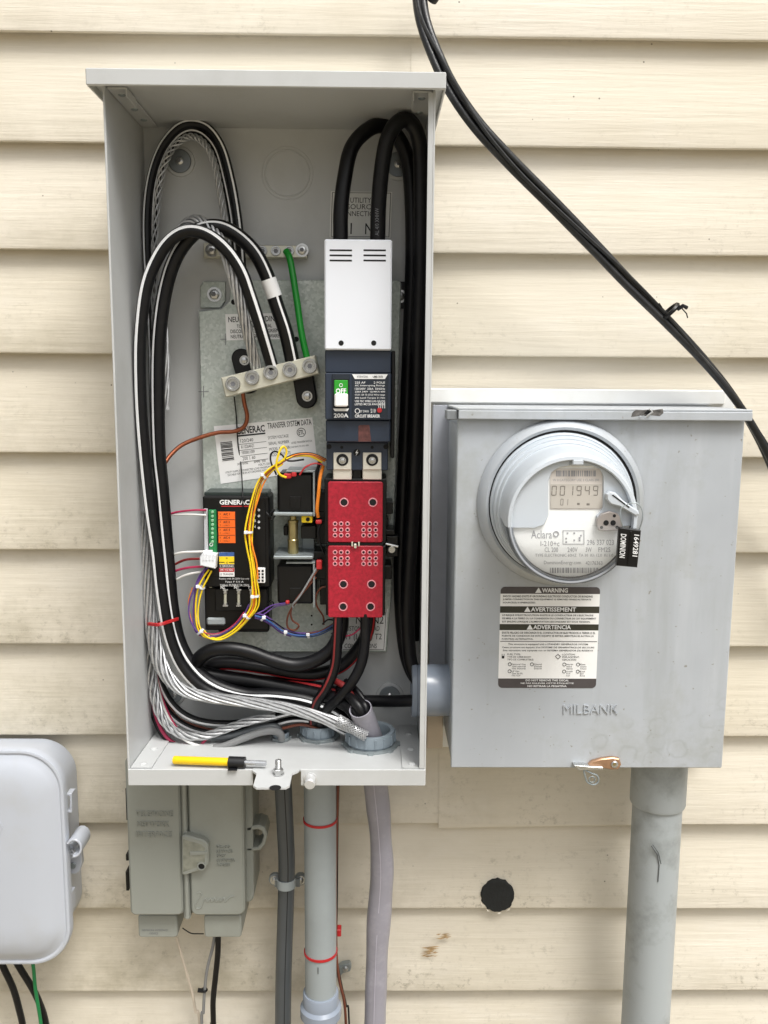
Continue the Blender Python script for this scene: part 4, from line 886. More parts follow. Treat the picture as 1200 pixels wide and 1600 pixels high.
# green bond and copper wire
cable('bonding_wire', [(447, 392, .0405), (452, 402, .046), (456, 425, .05), (463, 470, .056), (471, 520, .062), (480, 562, .064), (483, 580, .062)], 5.2, 'green insulated bonding wire from grounding bar down to neutral bar', GREENW, 'wire')
cable('copper_wire', [(379, 610, .055), (382, 630, .052), (386, 650, .046), (381, 666, .043), (366, 674, .043), (340, 676, .044), (312, 683, .046), (285, 696, .05), (266, 712, .058), (255, 728, .066)], 3.3, 'bare copper wire bending from the neutral bar to the left bundle', COPPER, 'wire')
cable('sense_wire', [(366, 620, .042), (369, 650, .0375), (372, 690, .0375), (376, 730, .0375), (379, 770, .0775), (380, 800, .084)], 1.0, 'very thin black wire hanging straight down over the data sticker', BLACK, 'wire')
GW = 'thin wires between the bundle and the controller'
for pts, m_, r_, lb_ in (
    ([(255, 806, .07), (275, 801, .075), (300, 798, .082), (322, 797, .086)], PINKW, 1.6, 'uppermost thin dark pink wire reaching the controller from the bundle'),
    ([(255, 806, .068), (275, 804, .074), (300, 804, .082), (322, 805, .086)], WHTW, 1.5, 'thin white wire just below the uppermost pink wire'),
    ([(258, 880, .07), (268, 868, .075), (285, 863, .082), (310, 862, .086), (332, 861, .088)], WHTW, 2.0, 'thin white wire above the white plug entering the terminal strip'),
    ([(258, 892, .07), (272, 882, .075), (290, 875, .082), (314, 873, .088)], DREDW, 2.0, 'dark red wire joining the white plug from the bundle'),
    ([(258, 904, .07), (272, 894, .075), (292, 888, .082), (318, 885, .088)], PINKW, 2.0, 'bright pink wire below the dark red one at the plug'),
    ([(258, 922, .07), (272, 908, .075), (292, 898, .082), (318, 893, .086)], WHTW, 2.0, 'lowest thin white wire running from bundle to plug')):
    cable('thin_wire', pts, r_, lb_, m_, 'wire', group=GW, n=8)
# red tie round the left bundle
P = [V(233, 975, .108), V(248, 976, .116), V(262, 972, .108), V(278, 967, .09), (V(270, 970, .062)), V(240, 974, .062), V(231, 975, .09), V(233, 975, .108)]
rt = MB(); PP = smooth_path(P, 6); 
for dz in (-.0011, 0, .0011): rt.tube([p + UPV * dz for p in PP], .0011, 6)
single('red_cable_tie', rt, REDTIE, 'red nylon tie cinched round the left cable bundle', 'cable tie')

# ------------------------------------------------------------------ wire harnesses
def harness(name, label, base, wires, ties):
    o = thing(name, label, 'wire harness', V(*base))
    for m_, dx, dy, dt_, pts, r_ in wires: part('wire', MB().tube(path([(x + dx * (1.25 + .4 * math.sin(k_ * 1.3 + dx)), y + dy * 1.2, t + dt_) for k_, (x, y, t) in enumerate(pts)], 8), px(r_ * .68, .09), 8), m_, o)
    for x, y, t, an, rr_ in ties:
        c_ = V(x, y, t); ax = Vector((math.cos(R(an)), 0, math.sin(R(an)))); r_ = px(rr_, t)
        ti = part('tie', MB().lathe(c_ - ax * .0013, ax, [(r_, 0), (r_ * 1.12, 0), (r_ * 1.12, .0026), (r_, .0026), (r_, 0)], 16), WTIE, o)
        hd_ = c_ + OUT * (r_ * 1.05) + Vector((-ax.z, 0, ax.x)) * r_ * .7
        part('tie_head', MB().box(hd_.x - .0022, hd_.x + .0022, -hd_.y - .001, -hd_.y + .0024, hd_.z - .0018, hd_.z + .0018, .0004), WTIE, ti)
    return o
main = [(506, 722, .085), (485, 713, .088), (460, 714, .088), (438, 724, .088), (418, 738, .09), (404, 756, .092), (396, 780, .094), (390, 808, .096), (387, 832, .096), (389, 856, .096), (393, 880, .096), (396, 905, .096), (398, 930, .094), (396, 948, .092), (386, 964, .092), (370, 982, .09), (352, 994, .088), (338, 998, .088), (322, 994, .088), (312, 982, .088), (308, 962, .088), (309, 940, .088), (314, 918, .088), (322, 902, .088), (329, 890, .088)]
def seg(i, j): return main[i:j]
harness('wire_harness', 'yellow orange and purple harness draped over the controller and looping beneath it', (360, 1000, .088), [
    (YELW, -2.5, 0, .002, main, 2.1), (YELW, 1.6, 1.5, .003, main[3:], 2.0), (YELW, 4.4, .5, -.001, main[5:20], 1.9), (ORGW, 1.2, -1, -.001, seg(0, 15), 1.9), (ORGW, 4.8, 0, .001, seg(3, 12), 1.9), (ORGW, 2.6, -3, -.002, seg(0, 14), 1.7), (BRNW, 3.4, -2, .004, seg(0, 9), 1.2), (ORGW, -1, 3, .001, seg(11, 16), 1.9),
    (PURW, -4.2, -3, -.001, main[13:], 2.0), (PURW, -6.2, -1.5, .0, main[17:], 1.9), (PURW, -8, -1, .002, main[18:], 1.9), (WHTW, -2, -5, -.002, seg(14, 21), 1.3), (PINKW, -3.5, -6, .0, seg(14, 20), 1.4), (ORGW, -9, 0, 0, seg(18, 23), 1.2), (BLKP, 2, -4, -.002, seg(0, 8), 1.5)],
    [(389, 831, .097, 88, 5.6), (413, 744, .092, 40, 5), (399, 931, .095, 88, 5.6), (386, 963, .093, 45, 5.6), (314, 917, .089, 60, 6), (313, 987, .089, -50, 6)])
wp = thing('white_plug', 'white nylon plug with wires on the left edge of the controller', 'plug', V(325, 890, .086))
part('plug_body', MB().pprism([(318, 862), (338, 867), (336, 889), (312, 884), (312, 870)], .084, .098, .0012), WTIE, wp)
for x in (318, 323, 328, 333): part('plug_rib', MB().pprism([(x, 865), (x + 2, 865.5), (x + .5, 876), (x - 1.5, 875.5)], .097, .0992, .0003), WTIE, wp)
bl = [(398, 962, .09), (412, 966, .086), (425, 974, .08), (438, 984, .074), (455, 991, .07), (475, 993, .068), (495, 990, .066), (512, 982, .064), (522, 975, .062)]
harness('blue_harness', 'purple and blue wire harness running right below the lower solenoid', (450, 992, .08), [
    (BLUW, 0, 0, .002, bl, 2.0), (PURW, 2, -3, .0, bl[:7], 1.9), (PURW, 0, 3, -.002, bl[:5], 1.9), (BLUW, 3, 2, -.003, bl, 1.6), (BLKP, 4, -1, -.001, bl, 1.5), (BRNW, 2, -2.6, .001, bl[5:], 2.0),
    (PURW, 0, 0, 0, [(398, 960, .088), (410, 955, .084), (425, 946, .084), (447, 942, .088)], 1.6), (PURW, 0, 0, 0, [(398, 964, .088), (412, 960, .084), (430, 948, .082), (452, 944, .086)], 1.4)],
    [(411, 966, .087, -40, 5), (446, 989, .072, -15, 4.6), (482, 993, .068, 8, 4.6)])
for x, y in ((447, 996), (482, 1000)): pass
for pts, m_, r_, lb_ in (
    ([(505, 728, .08), (500, 748, .088), (497, 770, .09), (495, 795, .088), (497, 808, .084)], ORGW, 2.8, 'orange-red lead dropping between the breaker and the solenoid'),
    ([(500, 720, .078), (493, 745, .082), (489, 775, .084), (490, 805, .08)], BLACK, 2.8, 'black lead left of the orange-red lead by the solenoid'),
    ([(447, 746, .09), (437, 742, .093), (432, 728, .094), (436, 706, .094), (442, 697, .092), (447, 703, .09), (445, 716, .09), (436, 724, .09)], YELW, 1.8, 'yellow lead standing up in a loop above the top solenoid'),
    ([(432, 742, .09), (424, 722, .09), (424, 710, .09), (430, 705, .09), (440, 711, .09), (452, 720, .09), (475, 718, .088)], BLACK, 1.4, 'thin black lead looping left of the yellow loop'),
    ([(500, 885, .084), (490, 900, .088), (475, 922, .09), (462, 938, .09), (454, 955, .084), (456, 970, .078), (466, 978, .074), (461, 984, .072), (450, 980, .074), (451, 960, .08), (462, 940, .084), (478, 920, .086), (494, 902, .084)], BRNW, 1.5, 'thin brown lead falling in a narrow loop beside the lower solenoid'),
    ([(497, 884, .086), (485, 905, .09), (468, 932, .092), (458, 944, .09), (458, 950, .088)], GREYW, 1.6, 'thin grey lead slanting across the lower solenoid'),
    ([(512, 916, .08), (500, 920, .08), (493, 932, .078), (496, 948, .074), (505, 962, .07), (506, 976, .066)], BRNW, 1.5, 'thin brown lead curling out from the lower left of the red boards'),
    ([(570, 975, .095), (560, 985, .092), (550, 992, .088), (540, 994, .085)], PINKW, 1.2, 'thin pink lead curving between the load cables'),
    ([(430, 806, .08), (424, 812, .082), (420, 806, .084), (416, 800, .083)], BLACK, 1.2, 'second tiny black lead at the right edge of the controller'),
    ([(505, 812, .085), (498, 830, .088), (500, 850, .088), (507, 866, .086)], BLACK, 1.6, 'black lead curving down between solenoid and red boards'),
    ([(468, 742, .09), (478, 730, .09), (492, 724, .088), (504, 726, .086)], REDW, 1.4, 'thin red lead arching over the top solenoid'),
    ([(420, 950, .074), (428, 944, .078), (424, 938, .078), (418, 942, .074)], BLACK, 1.2, 'small black lead curl by the controller fuse block'),
    ([(504, 975, .068), (514, 968, .078), (524, 972, .086), (528, 984, .084), (518, 990, .074)], BLACK, 1.3, 'thin black lead curling below the red boards'),
    ([(418, 808, .08), (424, 800, .08), (428, 797, .078), (424, 806, .078)], BLACK, 1.3, 'tiny black lead looping at the right edge of the controller')):
    cable('control_lead', pts, r_, lb_, m_, 'wire', group='short leads round the solenoids', n=8)

# tool lying on the enclosure floor
pa = VZ(271, 1192, ZF + .003); pb = VZ(416, 1198, ZF + .003)
for p_ in (pa, pb): p_.z = zfloor(p_.y) + .0072
dv = pb - pa; tl = thing('hand_tool', 'yellow handled rod tool with black tape lying on the enclosure floor', 'tool', (pa + pb) / 2 - UPV * .006)
def along(u): return pa + dv * u
part('handle', MB().tube([along(0), along(.01), along(.6), along(.62)], lambda u: .0040 if u < .05 else .0047, 16), YELP, tl)
part('shaft', MB().tube([along(.6), along(.99), along(1.0)], .0030, 16), mat('smooth_chrome_shaft', 'B9BCC0', .25, .6, .01), tl)
part('tape', MB().tube([along(.60), along(.775)], .0066, 16).box(along(.60).x, along(.70).x, -along(.65).y - .004, -along(.65).y + .010, along(.65).z - .0060, along(.65).z - .0052, .0002), TAPE, tl)

# ================================================================== METER SOCKET BOX
mx0, mx1, mz0, mz1, mt_ = .2040, .5305, -.3570, .0620, .140
ms = thing('meter_box', 'weathered light grey steel meter socket box under the round meter', 'meter box', ((mx0 + mx1) / 2, -.08, mz0))
part('case', MB().box(mx0 + .0015, mx1 - .0015, .0185, .134, mz0 + .003, mz1 + .004, .0015), mat('shaded_meter_case', 'A9AEB4', 0.5, 0, .05, 5, dirt='8F9189', dscale=7, damt=.4), ms)
part('cover', MB().box(mx0, mx1, .1345, mt_, mz0, mz1 - .0005, .0018), MILB, ms)
hz = V(900, 640, .150).z; hl = V(900, 656, .150).z
hd = part('hood', MB().box(mx0 - .0015, mx1 + .004, .0185, .1495, hz - .0015, hz + .0012, .0008), MILB, ms)
part('front_lip', MB().box(mx0, mx1 + .004, .1470, .1505, hl, hz - .0016, .0010), MILB, hd)
part('end_cap', MB().box(mx0 - .0130, mx0 - .0005, .120, .146, hl - .001, hz - .0016, .0010), mat('worn_zinc_cap', '85898C', .5, .3, .15, 80), hd)
# torn dent in the lip
dc = V(1012, 645, .1512)
dent = MB(); rnd = random.Random(5); pts = []
for k in range(14):
    q_ = 2 * math.pi * k / 14; r_ = (px(26, .15) if abs(math.cos(q_)) > .8 else px(9, .15)) * rnd.uniform(.75, 1.1); pts.append((dc.x + r_ * math.cos(q_), dc.z + r_ * .55 * math.sin(q_)))
dn = part('torn_dent', dent.prism(pts, .149, .1508, .0003), mat('torn_bare_steel', '6C6A68', .5, .6, .5, 220), hd, label='small torn and dented spot in the hood lip')
part('tear', MB().prism([(dc.x - .004, dc.z - .001), (dc.x + .003, dc.z - .003), (dc.x + .005, dc.z + .001), (dc.x, dc.z + .0035)], .150, .1513, .0003), HOLE, dn)
part('curl', MB().tube([dc + Vector((-.009, -.001, -.004)), dc + Vector((-.003, -.005, -.0045)), dc + Vector((.004, -.004, .001)), dc + Vector((.001, -.002, .004))], .0013, 8), STEEL, dn)
# embossed brand
lt = MB(); q = ((880, 1101), (966, 1101), (965, 1115), (880, 1115)); letter(lt, 'MILBANK', q, mt_ + .0004, -.008)
lm = part('embossed_lettering', lt, MILB, ms, False)
so_ = lm.modifiers.new('raise', 'SOLIDIFY'); so_.thickness = .0022; so_.offset = 0
# latch
lx = V(946, 1193, .145)
la = part('latch', MB().pprism([(958, 1184), (968, 1186), (971, 1195), (966, 1203), (955, 1203), (935, 1199), (922, 1204), (912, 1202), (926, 1190), (940, 1186)], .1405, .146, .0012), BRONZE, ms)
part('rivet', MB().cyl(V(960, 1194, .146), OUT, px(6, .145), .0025, 18, .001), STEEL, la); part('rivet_center', MB().disc(V(960, 1194, .1486), OUT, px(2.6, .145), .0003), BRASS, la)
part('catch_plate', MB().pprism([(897, 1196), (942, 1199), (942, 1203), (905, 1204)], .138, .150, .0006), STEEL, la)
sealp = smooth_path([V(912, 1202, .146), V(914, 1212, .147), V(918, 1222, .147), V(928, 1226, .147), V(935, 1221, .147), V(933, 1212, .147), V(924, 1208, .147), V(914, 1203, .146)], 6)
part('seal_wire', MB().tube(sealp, .0012, 8).ring(V(925, 1218, .148), OUT, px(5, .147), .0008, 18, 6), ZINC, la)
# raindrop stains on the cover are in its paint; side knock-out shadow gap
part('side_seam', MB().box(mx0 + .0003, mx0 + .0012, .02, .133, mz0 + .02, mz1 - .01, .0002), MILB, ms)

# warning decal
dq = ((782, 917), (938, 917), (931, 1075), (778.5, 1075)); T = mt_ + .0003
c4 = [V(x, y, T) for x, y in dq]; xl_, xr_ = (c4[0].x + c4[3].x) / 2, (c4[1].x + c4[2].x) / 2; zt_, zb_ = (c4[0].z + c4[1].z) / 2, (c4[2].z + c4[3].z) / 2
dl = part('warning_decal', MB().prism(rrect(xl_, zb_, xr_, zt_, .005, 5), mt_ - .0002, T), STICK, ms)
def dbox(u0, w0, u1, w1): return (u0, w0, u1, w1)
W_ = xr_ - xl_; H_ = zt_ - zb_
def dband(w0, w1, m_, top=None):
    z1_, z0_ = zt_ - H_ * w0, zt_ - H_ * w1; o = MB(); r = .005; pts = [(xl_, z0_), (xr_, z0_), (xr_, z1_), (xl_, z1_)]
    if top: pts = [(xl_, z0_), (xr_, z0_)] + [(xr_ - r + r * math.cos(R(a_)), z1_ - r + r * math.sin(R(a_))) for a_ in range(0, 91, 18)] + [(xl_ + r + r * math.cos(R(a_)), z1_ - r + r * math.sin(R(a_))) for a_ in range(90, 181, 18)]
    if top is False: pts = [(xr_, z1_), (xl_, z1_)] + [(xl_ + r + r * math.cos(R(a_)), z0_ + r + r * math.sin(R(a_))) for a_ in range(180, 271, 18)] + [(xr_ - r + r * math.cos(R(a_)), z0_ + r + r * math.sin(R(a_))) for a_ in range(270, 361, 18)]
    part('band', o.prism(pts, T - .0001, T + .0001), m_, dl, False)
dband(0, .068, DECALB, True); dband(.19, .255, DECALO); dband(.365, .425, DECALO); dband(.905, 1, DECALB, False)
def dword(mb, s_, u0, w0, u1, w1, bold=0.0):
    vs, fs = glyphs(s_, bold); x0 = min(v.x for v in vs); x1 = max(v.x for v in vs); y0 = min(v.y for v in vs); y1 = max(v.y for v in vs)
    return mb.add([(xl_ + W_ * (u0 + (u1 - u0) * (v.x - x0) / (x1 - x0)), -(T + .0003), zt_ - H_ * (w1 - (w1 - w0) * (v.y - y0) / (y1 - y0))) for v in vs], fs)
lt = MB()
for s_, u0, u1, w0 in (('WARNING', .415, .675, .012), ('AVERTISSEMENT', .31, .765, .198), ('ADVERTENCIA', .34, .72, .372)):
    dword(lt, s_, u0, w0, u1, w0 + .043, .025); xc = xl_ + W_ * (u0 - .035); zc = zt_ - H_ * (w0 + .046)
    lt.add([(xc - W_ * .033, -(T + .0003), zc), (xc + W_ * .033, -(T + .0003), zc), (xc, -(T + .0003), zc + H_ * .052)], [(0, 1, 2)])
part('lettering', lt, WINK, dl, False); lt = MB()
for k, s_ in enumerate(('DO NOT REMOVE THIS DECAL', 'NE PAS ENLEVER CETTE \u00c9TIQUETTE', 'NO RETIRAR LA PEGATINA')):
    hw = (.22, .27, .2)[k]; dword(lt, s_, .5 - hw, .912 + k * .029, .5 + hw, .932 + k * .029, .02)
part('lettering', lt, WINK, dl, False)
lt = MB()
for w0, rows in ((.082, ('SHOCK HAZARD EXISTS IF GROUNDING ELECTRODE CONDUCTOR OR BONDING', 'JUMPER CONNECTION IN THIS EQUIPMENT IS REMOVED WHILE ALTERNATE', 'SOURCE(S) IS ENERGIZED.')),
                 (.268, ("LE RISQUE D'ELECTROCUTION EXISTE SI LE CONDUCTEUR DE L'ELECTRODE", 'DE MISE A LA TERRE OU LA CONNEXION DU CONNECTEUR DE CET EQUIPEMENT', "EST ENLEVE LORSQUE L'ALIMENTATION SECONDAIRE EST SOUS TENSION.")),
                 (.44, ('EXISTE PELIGRO DE DESCARGA SI EL CONDUCTOR DE ELECTRODOS A TIERRA O EL', 'PUENTE DE CONEXION DE ESTE EQUIPO SE RETIRA MIENTRAS SE ACTIVA LA', 'FUENTE(S) ALTERNATIVA.'))):
    for k, s_ in enumerate(rows): dword(lt, s_, .025, w0 + k * .032, .03 + .94 * min(1, len(s_) / 66), w0 + .02 + k * .032, .012)
for k, s_ in enumerate(('This structure is equipped with a STANDBY GENERATOR SYSTEM', 'Cette structure est \u00e9quip\u00e9e d\'un SYSTEME DE GENERATRICE DE SECOURS', 'Esta estructura est\u00e1 equipada con un SISTEMA GENERADOR DE RESERVA')):
    dword(lt, s_, (.09, .03, .04)[k], .555 + k * .031, (.90, .965, .955)[k], .575 + k * .031, .012)
lt.box(xl_ + W_ * .01, xr_ - W_ * .01, T, T + .0003, zt_ - H_ * .538, zt_ - H_ * .533, 0)
for k, s_ in enumerate(('FUEL TYPE:', 'TYPE DE CARBURANT:', 'TIPO DE COMBUSTIBLE:')): dword(lt, s_, .085, .655 + k * .026, .085 + .0135 * len(s_), .672 + k * .026, .0)
for k, s_ in enumerate(('LOCATION:', 'EMPLACEMENT:', 'UBICACION:')): dword(lt, s_, .645, .655 + k * .026, .645 + .0145 * len(s_), .672 + k * .026, .0)
for u, w, rows in ((.125, .755, ('Natural Gas', 'Gaz naturel', 'Gas Natural')), (.35, .755, ('Diesel', 'Diesel', 'Diesel')), (.125, .825, ('LP Gas', 'Gaz du PL', 'Gas GLP')), (.68, .755, ('North', 'Nord', 'Norte')), (.82, .755, ('East', 'Ouest', 'Oeste')), (.68, .825, ('South', 'Sud', 'Sur')), (.82, .825, ('East', 'Est', 'Este'))):
    for k, s_ in enumerate(rows): dword(lt, s_, u + .012, w + k * .021, u + .012 + .0125 * len(s_), w + .015 + k * .021, 0)
    lt.lathe((xl_ + W_ * (u - .012), -(T + .0002), zt_ - H_ * (w + .008)), OUT, [(.0016, 0), (.0016, .0002), (.0022, .0002), (.0022, 0)], 16)
lt.box(xl_ + W_ * .03, xl_ + W_ * .055, T, T + .0003, zt_ - H_ * .705, zt_ - H_ * .68, 0).box(xl_ + W_ * .03, xl_ + W_ * .035, T, T + .0003, zt_ - H_ * .679, zt_ - H_ * .66, 0).box(xl_ + W_ * .05, xl_ + W_ * .055, T, T + .0003, zt_ - H_ * .679, zt_ - H_ * .66, 0)
lt.lathe((xl_ + W_ * .60, -(T + .0002), zt_ - H_ * .685), OUT, [(.0026, 0), (.0026, .0002), (.0034, .0002), (.0034, 0)], 4)
part('lettering', lt, INK, dl, False)

# ================================================================== ROUND ELECTRIC METER
mcb = V(876, 786, mt_ + .001); mcf = V(894.5, 814, .240); MAX = (mcf - mcb).normalized(); ML = abs(mcf.y - mcb.y)
me_ = thing('electric_meter', 'round white electric meter with digital display on the meter box cover', 'meter', mcb)
mr_ = .0905
part('seal_ring', MB().lathe(mcb, OUT, [(mr_ * 1.06, 0), (mr_ * 1.05, .004), (mr_ * 1.0, .011), (mr_ * .965, .013), (mr_ * .93, .0115), (mr_ * .925, .004)], 72), MILB, me_)
part('base_flange', MB().lathe(mcb, MAX, [(mr_ * .90, .002), (mr_ * .905, .012), (mr_ * .90, .016), (mr_ * .885, .018), (mr_ * .872, .0175), (mr_ * .868, .019), (mr_ * .866, .027), (mr_ * .855, .0295), (mr_ * .835, .0295), (mr_ * .83, .031), (mr_ * .828, .038), (mr_ * .815, .041), (mr_ * .80, .041), (mr_ * .796, .043)], 72, upright=True), WHITEP, me_)
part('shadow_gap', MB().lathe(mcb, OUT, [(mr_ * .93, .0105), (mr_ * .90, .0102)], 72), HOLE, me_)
fr_ = px(105, .24)
HORIZ = math.asin(max(-1, min(1, (V(894, 825, .24).z - mcf.z) / fr_)))
upper = [(mr_ * .796, .043), (mr_ * .785, .052), (fr_ * 1.02, ML - .012), (fr_ * 1.0, ML - .004), (fr_ * .975, ML), (fr_ * .93, ML + .0005), (fr_ * .905, ML - .003)]
part('upper_shell', MB().lathe(mcb, MAX, upper, 48, HORIZ, math.pi - HORIZ, upright=True), WHITEP, me_)
part('clear_shell', MB().lathe(mcb, MAX, upper, 48, math.pi - HORIZ, 2 * math.pi + HORIZ, upright=True), SMOKE, me_)
part('inner_drum', MB().lathe(mcb, MAX, [(fr_ * .86, .036), (fr_ * .86, ML - .010), (fr_ * .84, ML - .009)], 48, upright=True), WHITEP, me_)
part('front_ring', MB().lathe(mcb, MAX, [(fr_ * .905, ML - .004), (fr_ * .93, ML + .0006), (fr_ * .955, ML + .0006), (fr_ * .975, ML - .001)], 48, math.pi - HORIZ, 2 * math.pi + HORIZ, upright=True), mat('grey_moulding', 'A9AEB6', .35), me_)
fp = mcb + MAX / abs(MAX.y) * (ML - .009)
part('face_plate', MB().lathe(fp, MAX, [(fr_ * .90, -.002), (fr_ * .90, 0), (0, 0)], 64, upright=True), FACE, me_)
TF = -fp.y
def facepoly(pts, t0, t1, b=.0005): return MB().pprism(pts, t0, t1, b)
def arcpts(a0, a1, k=14, rf=.905):
    out = []
    for i in range(k + 1): a_ = R(a0 + (a1 - a0) * i / k); out.append((894.5 + 105 * rf * math.cos(a_), 814 - 105 * rf * math.sin(a_)))
    return out
TS = TF + .0035
left_sh = [(800, 825), (835, 825), (850, 820), (857, 806), (857, 752), (862, 738), (874, 730), (890, 727.5)] + arcpts(93, 186)
part('shroud', facepoly(left_sh, TF - .001, TS), WHITEP, me_)
right_sh = [(890, 727.5), (926, 728), (938, 733), (943, 744), (943, 792), (938, 800)] + [(932, 806), (934, 815), (950, 822), (985, 822)] + arcpts(-3, 93)
part('shroud', facepoly(right_sh, TF - .001, TS - .0006), WHITEP, me_)
part('top_latch', MB().pbox(895, 718, 912, 727, TS, TS + .0065, .001), WHITEP, me_)
q = quad(859, 732, 941, 796); T = TF + .0006
part('display_bezel', qrect(MB(), q, TF + .0001, (0, 0, 1, 1), .0004), mat('bezel_silver', 'CFC9C3', .4), me_)
ld = part('display', qrect(MB(), q, T, (.02, .38, .985, .97), .0004), LCD, me_)
lt = MB()
for k, ch in enumerate('001949'): seg7(lt, ch, q, T + .0006, (.03 + k * .158, .42, .125 + k * .158, .66))
for k, ch in enumerate('01'): seg7(lt, ch, q, T + .0006, (.20 + k * .09, .74, .255 + k * .09, .90))
qrect(lt, q, T + .0004, (.52, .84, .57, .89), .0001); qrect(lt, q, T + .0004, (.70, .85, .76, .90), .0001)
part('lettering', lt, LCDS, ld, False)
lt = MB(); barcode(lt, q, T, (.12, .05, .88, .19), 26); letter(lt, 'W 0 CATEGORY USE 2 CLASS 200', q, T, 0, (.06, .25, .94, .31))
q = quad(790, 722, 1000, 906)
T = TF + .0004
letter(lt, 'Aclara', q, T, .0, (.19, .575, .345, .645)); letter(lt, 'I-210+c', q, T, .0, (.26, .665, .40, .71)); letter(lt, '296 337 023', q, T, .0, (.605, .655, .805, .70)); letter(lt, 'CL 200', q, T, 0, (.29, .72, .39, .76)); letter(lt, '240V', q, T, 0, (.46, .72, .535, .76)); letter(lt, '3W', q, T, 0, (.595, .72, .64, .76)); letter(lt, 'FM2S', q, T, 0, (.69, .72, .78, .76))
letter(lt, 'TYPE ELECTRONIC 60HZ  TA 30  Kh 12.0  Kt 1.0', q, T, 0, (.22, .775, .80, .80)); letter(lt, 'DominionEnergy.com', q, T, 0, (.285, .835, .56, .875)); letter(lt, '42176363', q, T, 0, (.595, .838, .72, .872)); letter(lt, 'DESCRIPTION: SS', q, T, 0, (.40, .965, .60, .985))
barcode(lt, q, T, (.33, .895, .69, .94), 40)
for b_ in ((.425, .575, .585, .58), (.425, .69, .585, .695), (.425, .575, .429, .695), (.581, .575, .585, .695)): qrect(lt, q, T, b_, .0001)
for u, w in ((.46, .60), (.51, .60), (.56, .62), (.45, .645), (.51, .66), (.55, .66), (.45, .675), (.55, .64)): qrect(lt, q, T, (u - .006, w - .007, u + .006, w + .007), .0001)
lt.ring(qmap(q, T)(.375, .605), OUT, px(4, .23), .0006, 16, 5)
part('lettering', lt, mat('soft_grey_ink', '96979B', .6), me_, False)
part('front_lens', MB().lathe(mcb, MAX, [(fr_ * .93, ML - .001), (fr_ * .90, ML + .0015), (fr_ * .8, ML + .004), (fr_ * .6, ML + .0065), (fr_ * .3, ML + .008), (0, ML + .0085)], 48, math.pi - HORIZ, 2 * math.pi + HORIZ, upright=True), GLASS, me_)
pt_ = [(930 + 3, 823), (933, 812), (940, 803), (953, 799), (965, 802), (971, 811), (973, 822), (967, 829), (945, 830), (936, 829)]
opp = part('optical_port', facepoly(pt_, TS - .001, TS + .004, .0008), mat('port_grey', 'A8A19D', .35, .4), me_)
for x, y, r_ in ((947, 817, 4.4), (958, 817, 4.4), (960, 806, 2.6), (940, 824, 2.6), (964, 824, 2.6)): put('port_hole', HOLEM, opp, V(x, y, TS + .0042), px(r_, .24)).data = bpy.data.meshes['hole']
lv = part('reset_lever', MB().pprism([(948, 772), (953, 768), (962, 770), (974, 782), (988, 792), (998, 798), (999, 804), (994, 807), (982, 800), (968, 792), (954, 788), (948, 781)], TS + .001, TS + .008, .0014), WHITEP, me_)
part('lever_slot', MB().pprism([(956, 774), (958, 773), (984, 792), (983, 794)], TS + .0078, TS + .0083), HOLE, lv)
# hanging seal tag
tg = thing('seal_tag', 'black numbered seal tag hanging at the right edge of the meter', 'tag', V(983, 886, .25))
TT = .258
a_ = rect(964, 826, 1002, 886, TT)
part('tag_body', MB().pprism([(968, 824), (1002, 829), (996, 887), (964, 884)], TT - .006, TT, .0008), BLKP, tg)
part('tag_ridge', MB().pprism([(985, 830), (987, 830), (982.5, 882), (980.5, 882)], TT - .001, TT + .001, .0003), BLKP, tg)
lt = MB(); letter(lt, 'DOMINION', ((970, 834), (979, 835), (976.5, 872), (967.5, 871)), TT + .0004, .01, (0, 0, 1, 1), 90); letter(lt, '1649281', ((991, 835), (999, 836), (996, 870), (988, 869)), TT + .0004, .015, (0, 0, 1, 1), 90)
part('lettering', lt, WINK, tg, False)
part('seal_wire', MB().tube(smooth_path([V(975, 828, TT - .003), V(970, 812, .256), V(970, 796, .253), V(980, 788, .252), V(994, 786, .253), V(1003, 796, .254), V(1004, 810, .256), V(999, 828, TT - .003)], 8), .0006, 6), ZINC, tg)

# ================================================================== RIGHT RISER CONDUIT
rc = thing('riser_conduit', 'large weathered grey pvc conduit dropping from the meter box', 'conduit', V(1022, 1600, .075))
xr0 = (.4455 + .509) / 2; rcr = .0310; zt0 = V(1030, 1250, .075).z
part('pipe', MB().lathe((xr0, -.075, -1.45), UPV, [(rcr, 0), (rcr, zt0 + 1.45)], 48), PVCOLD, rc)
zc0 = mz0 - .001
part('coupling', MB().lathe((xr0, -.075, zt0 - .004), UPV, [(rcr, 0), (rcr * 1.09, .0005), (rcr * 1.12, .003), (rcr * 1.12, zc0 - zt0 - .003)], 48), PVCOLD, rc)
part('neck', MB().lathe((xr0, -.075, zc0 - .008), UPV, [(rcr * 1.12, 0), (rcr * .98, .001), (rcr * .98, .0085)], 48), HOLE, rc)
part('scratch', MB().tube([V(1018, 1322, .1062), V(1027, 1336, .1064), V(1030, 1352, .1064), V(1028, 1378, .1064)], .0006, 6).tube([V(1020, 1320, .1062), V(1029, 1333, .1064), V(1033, 1350, .1062)], .0004, 6), FLEX, rc)

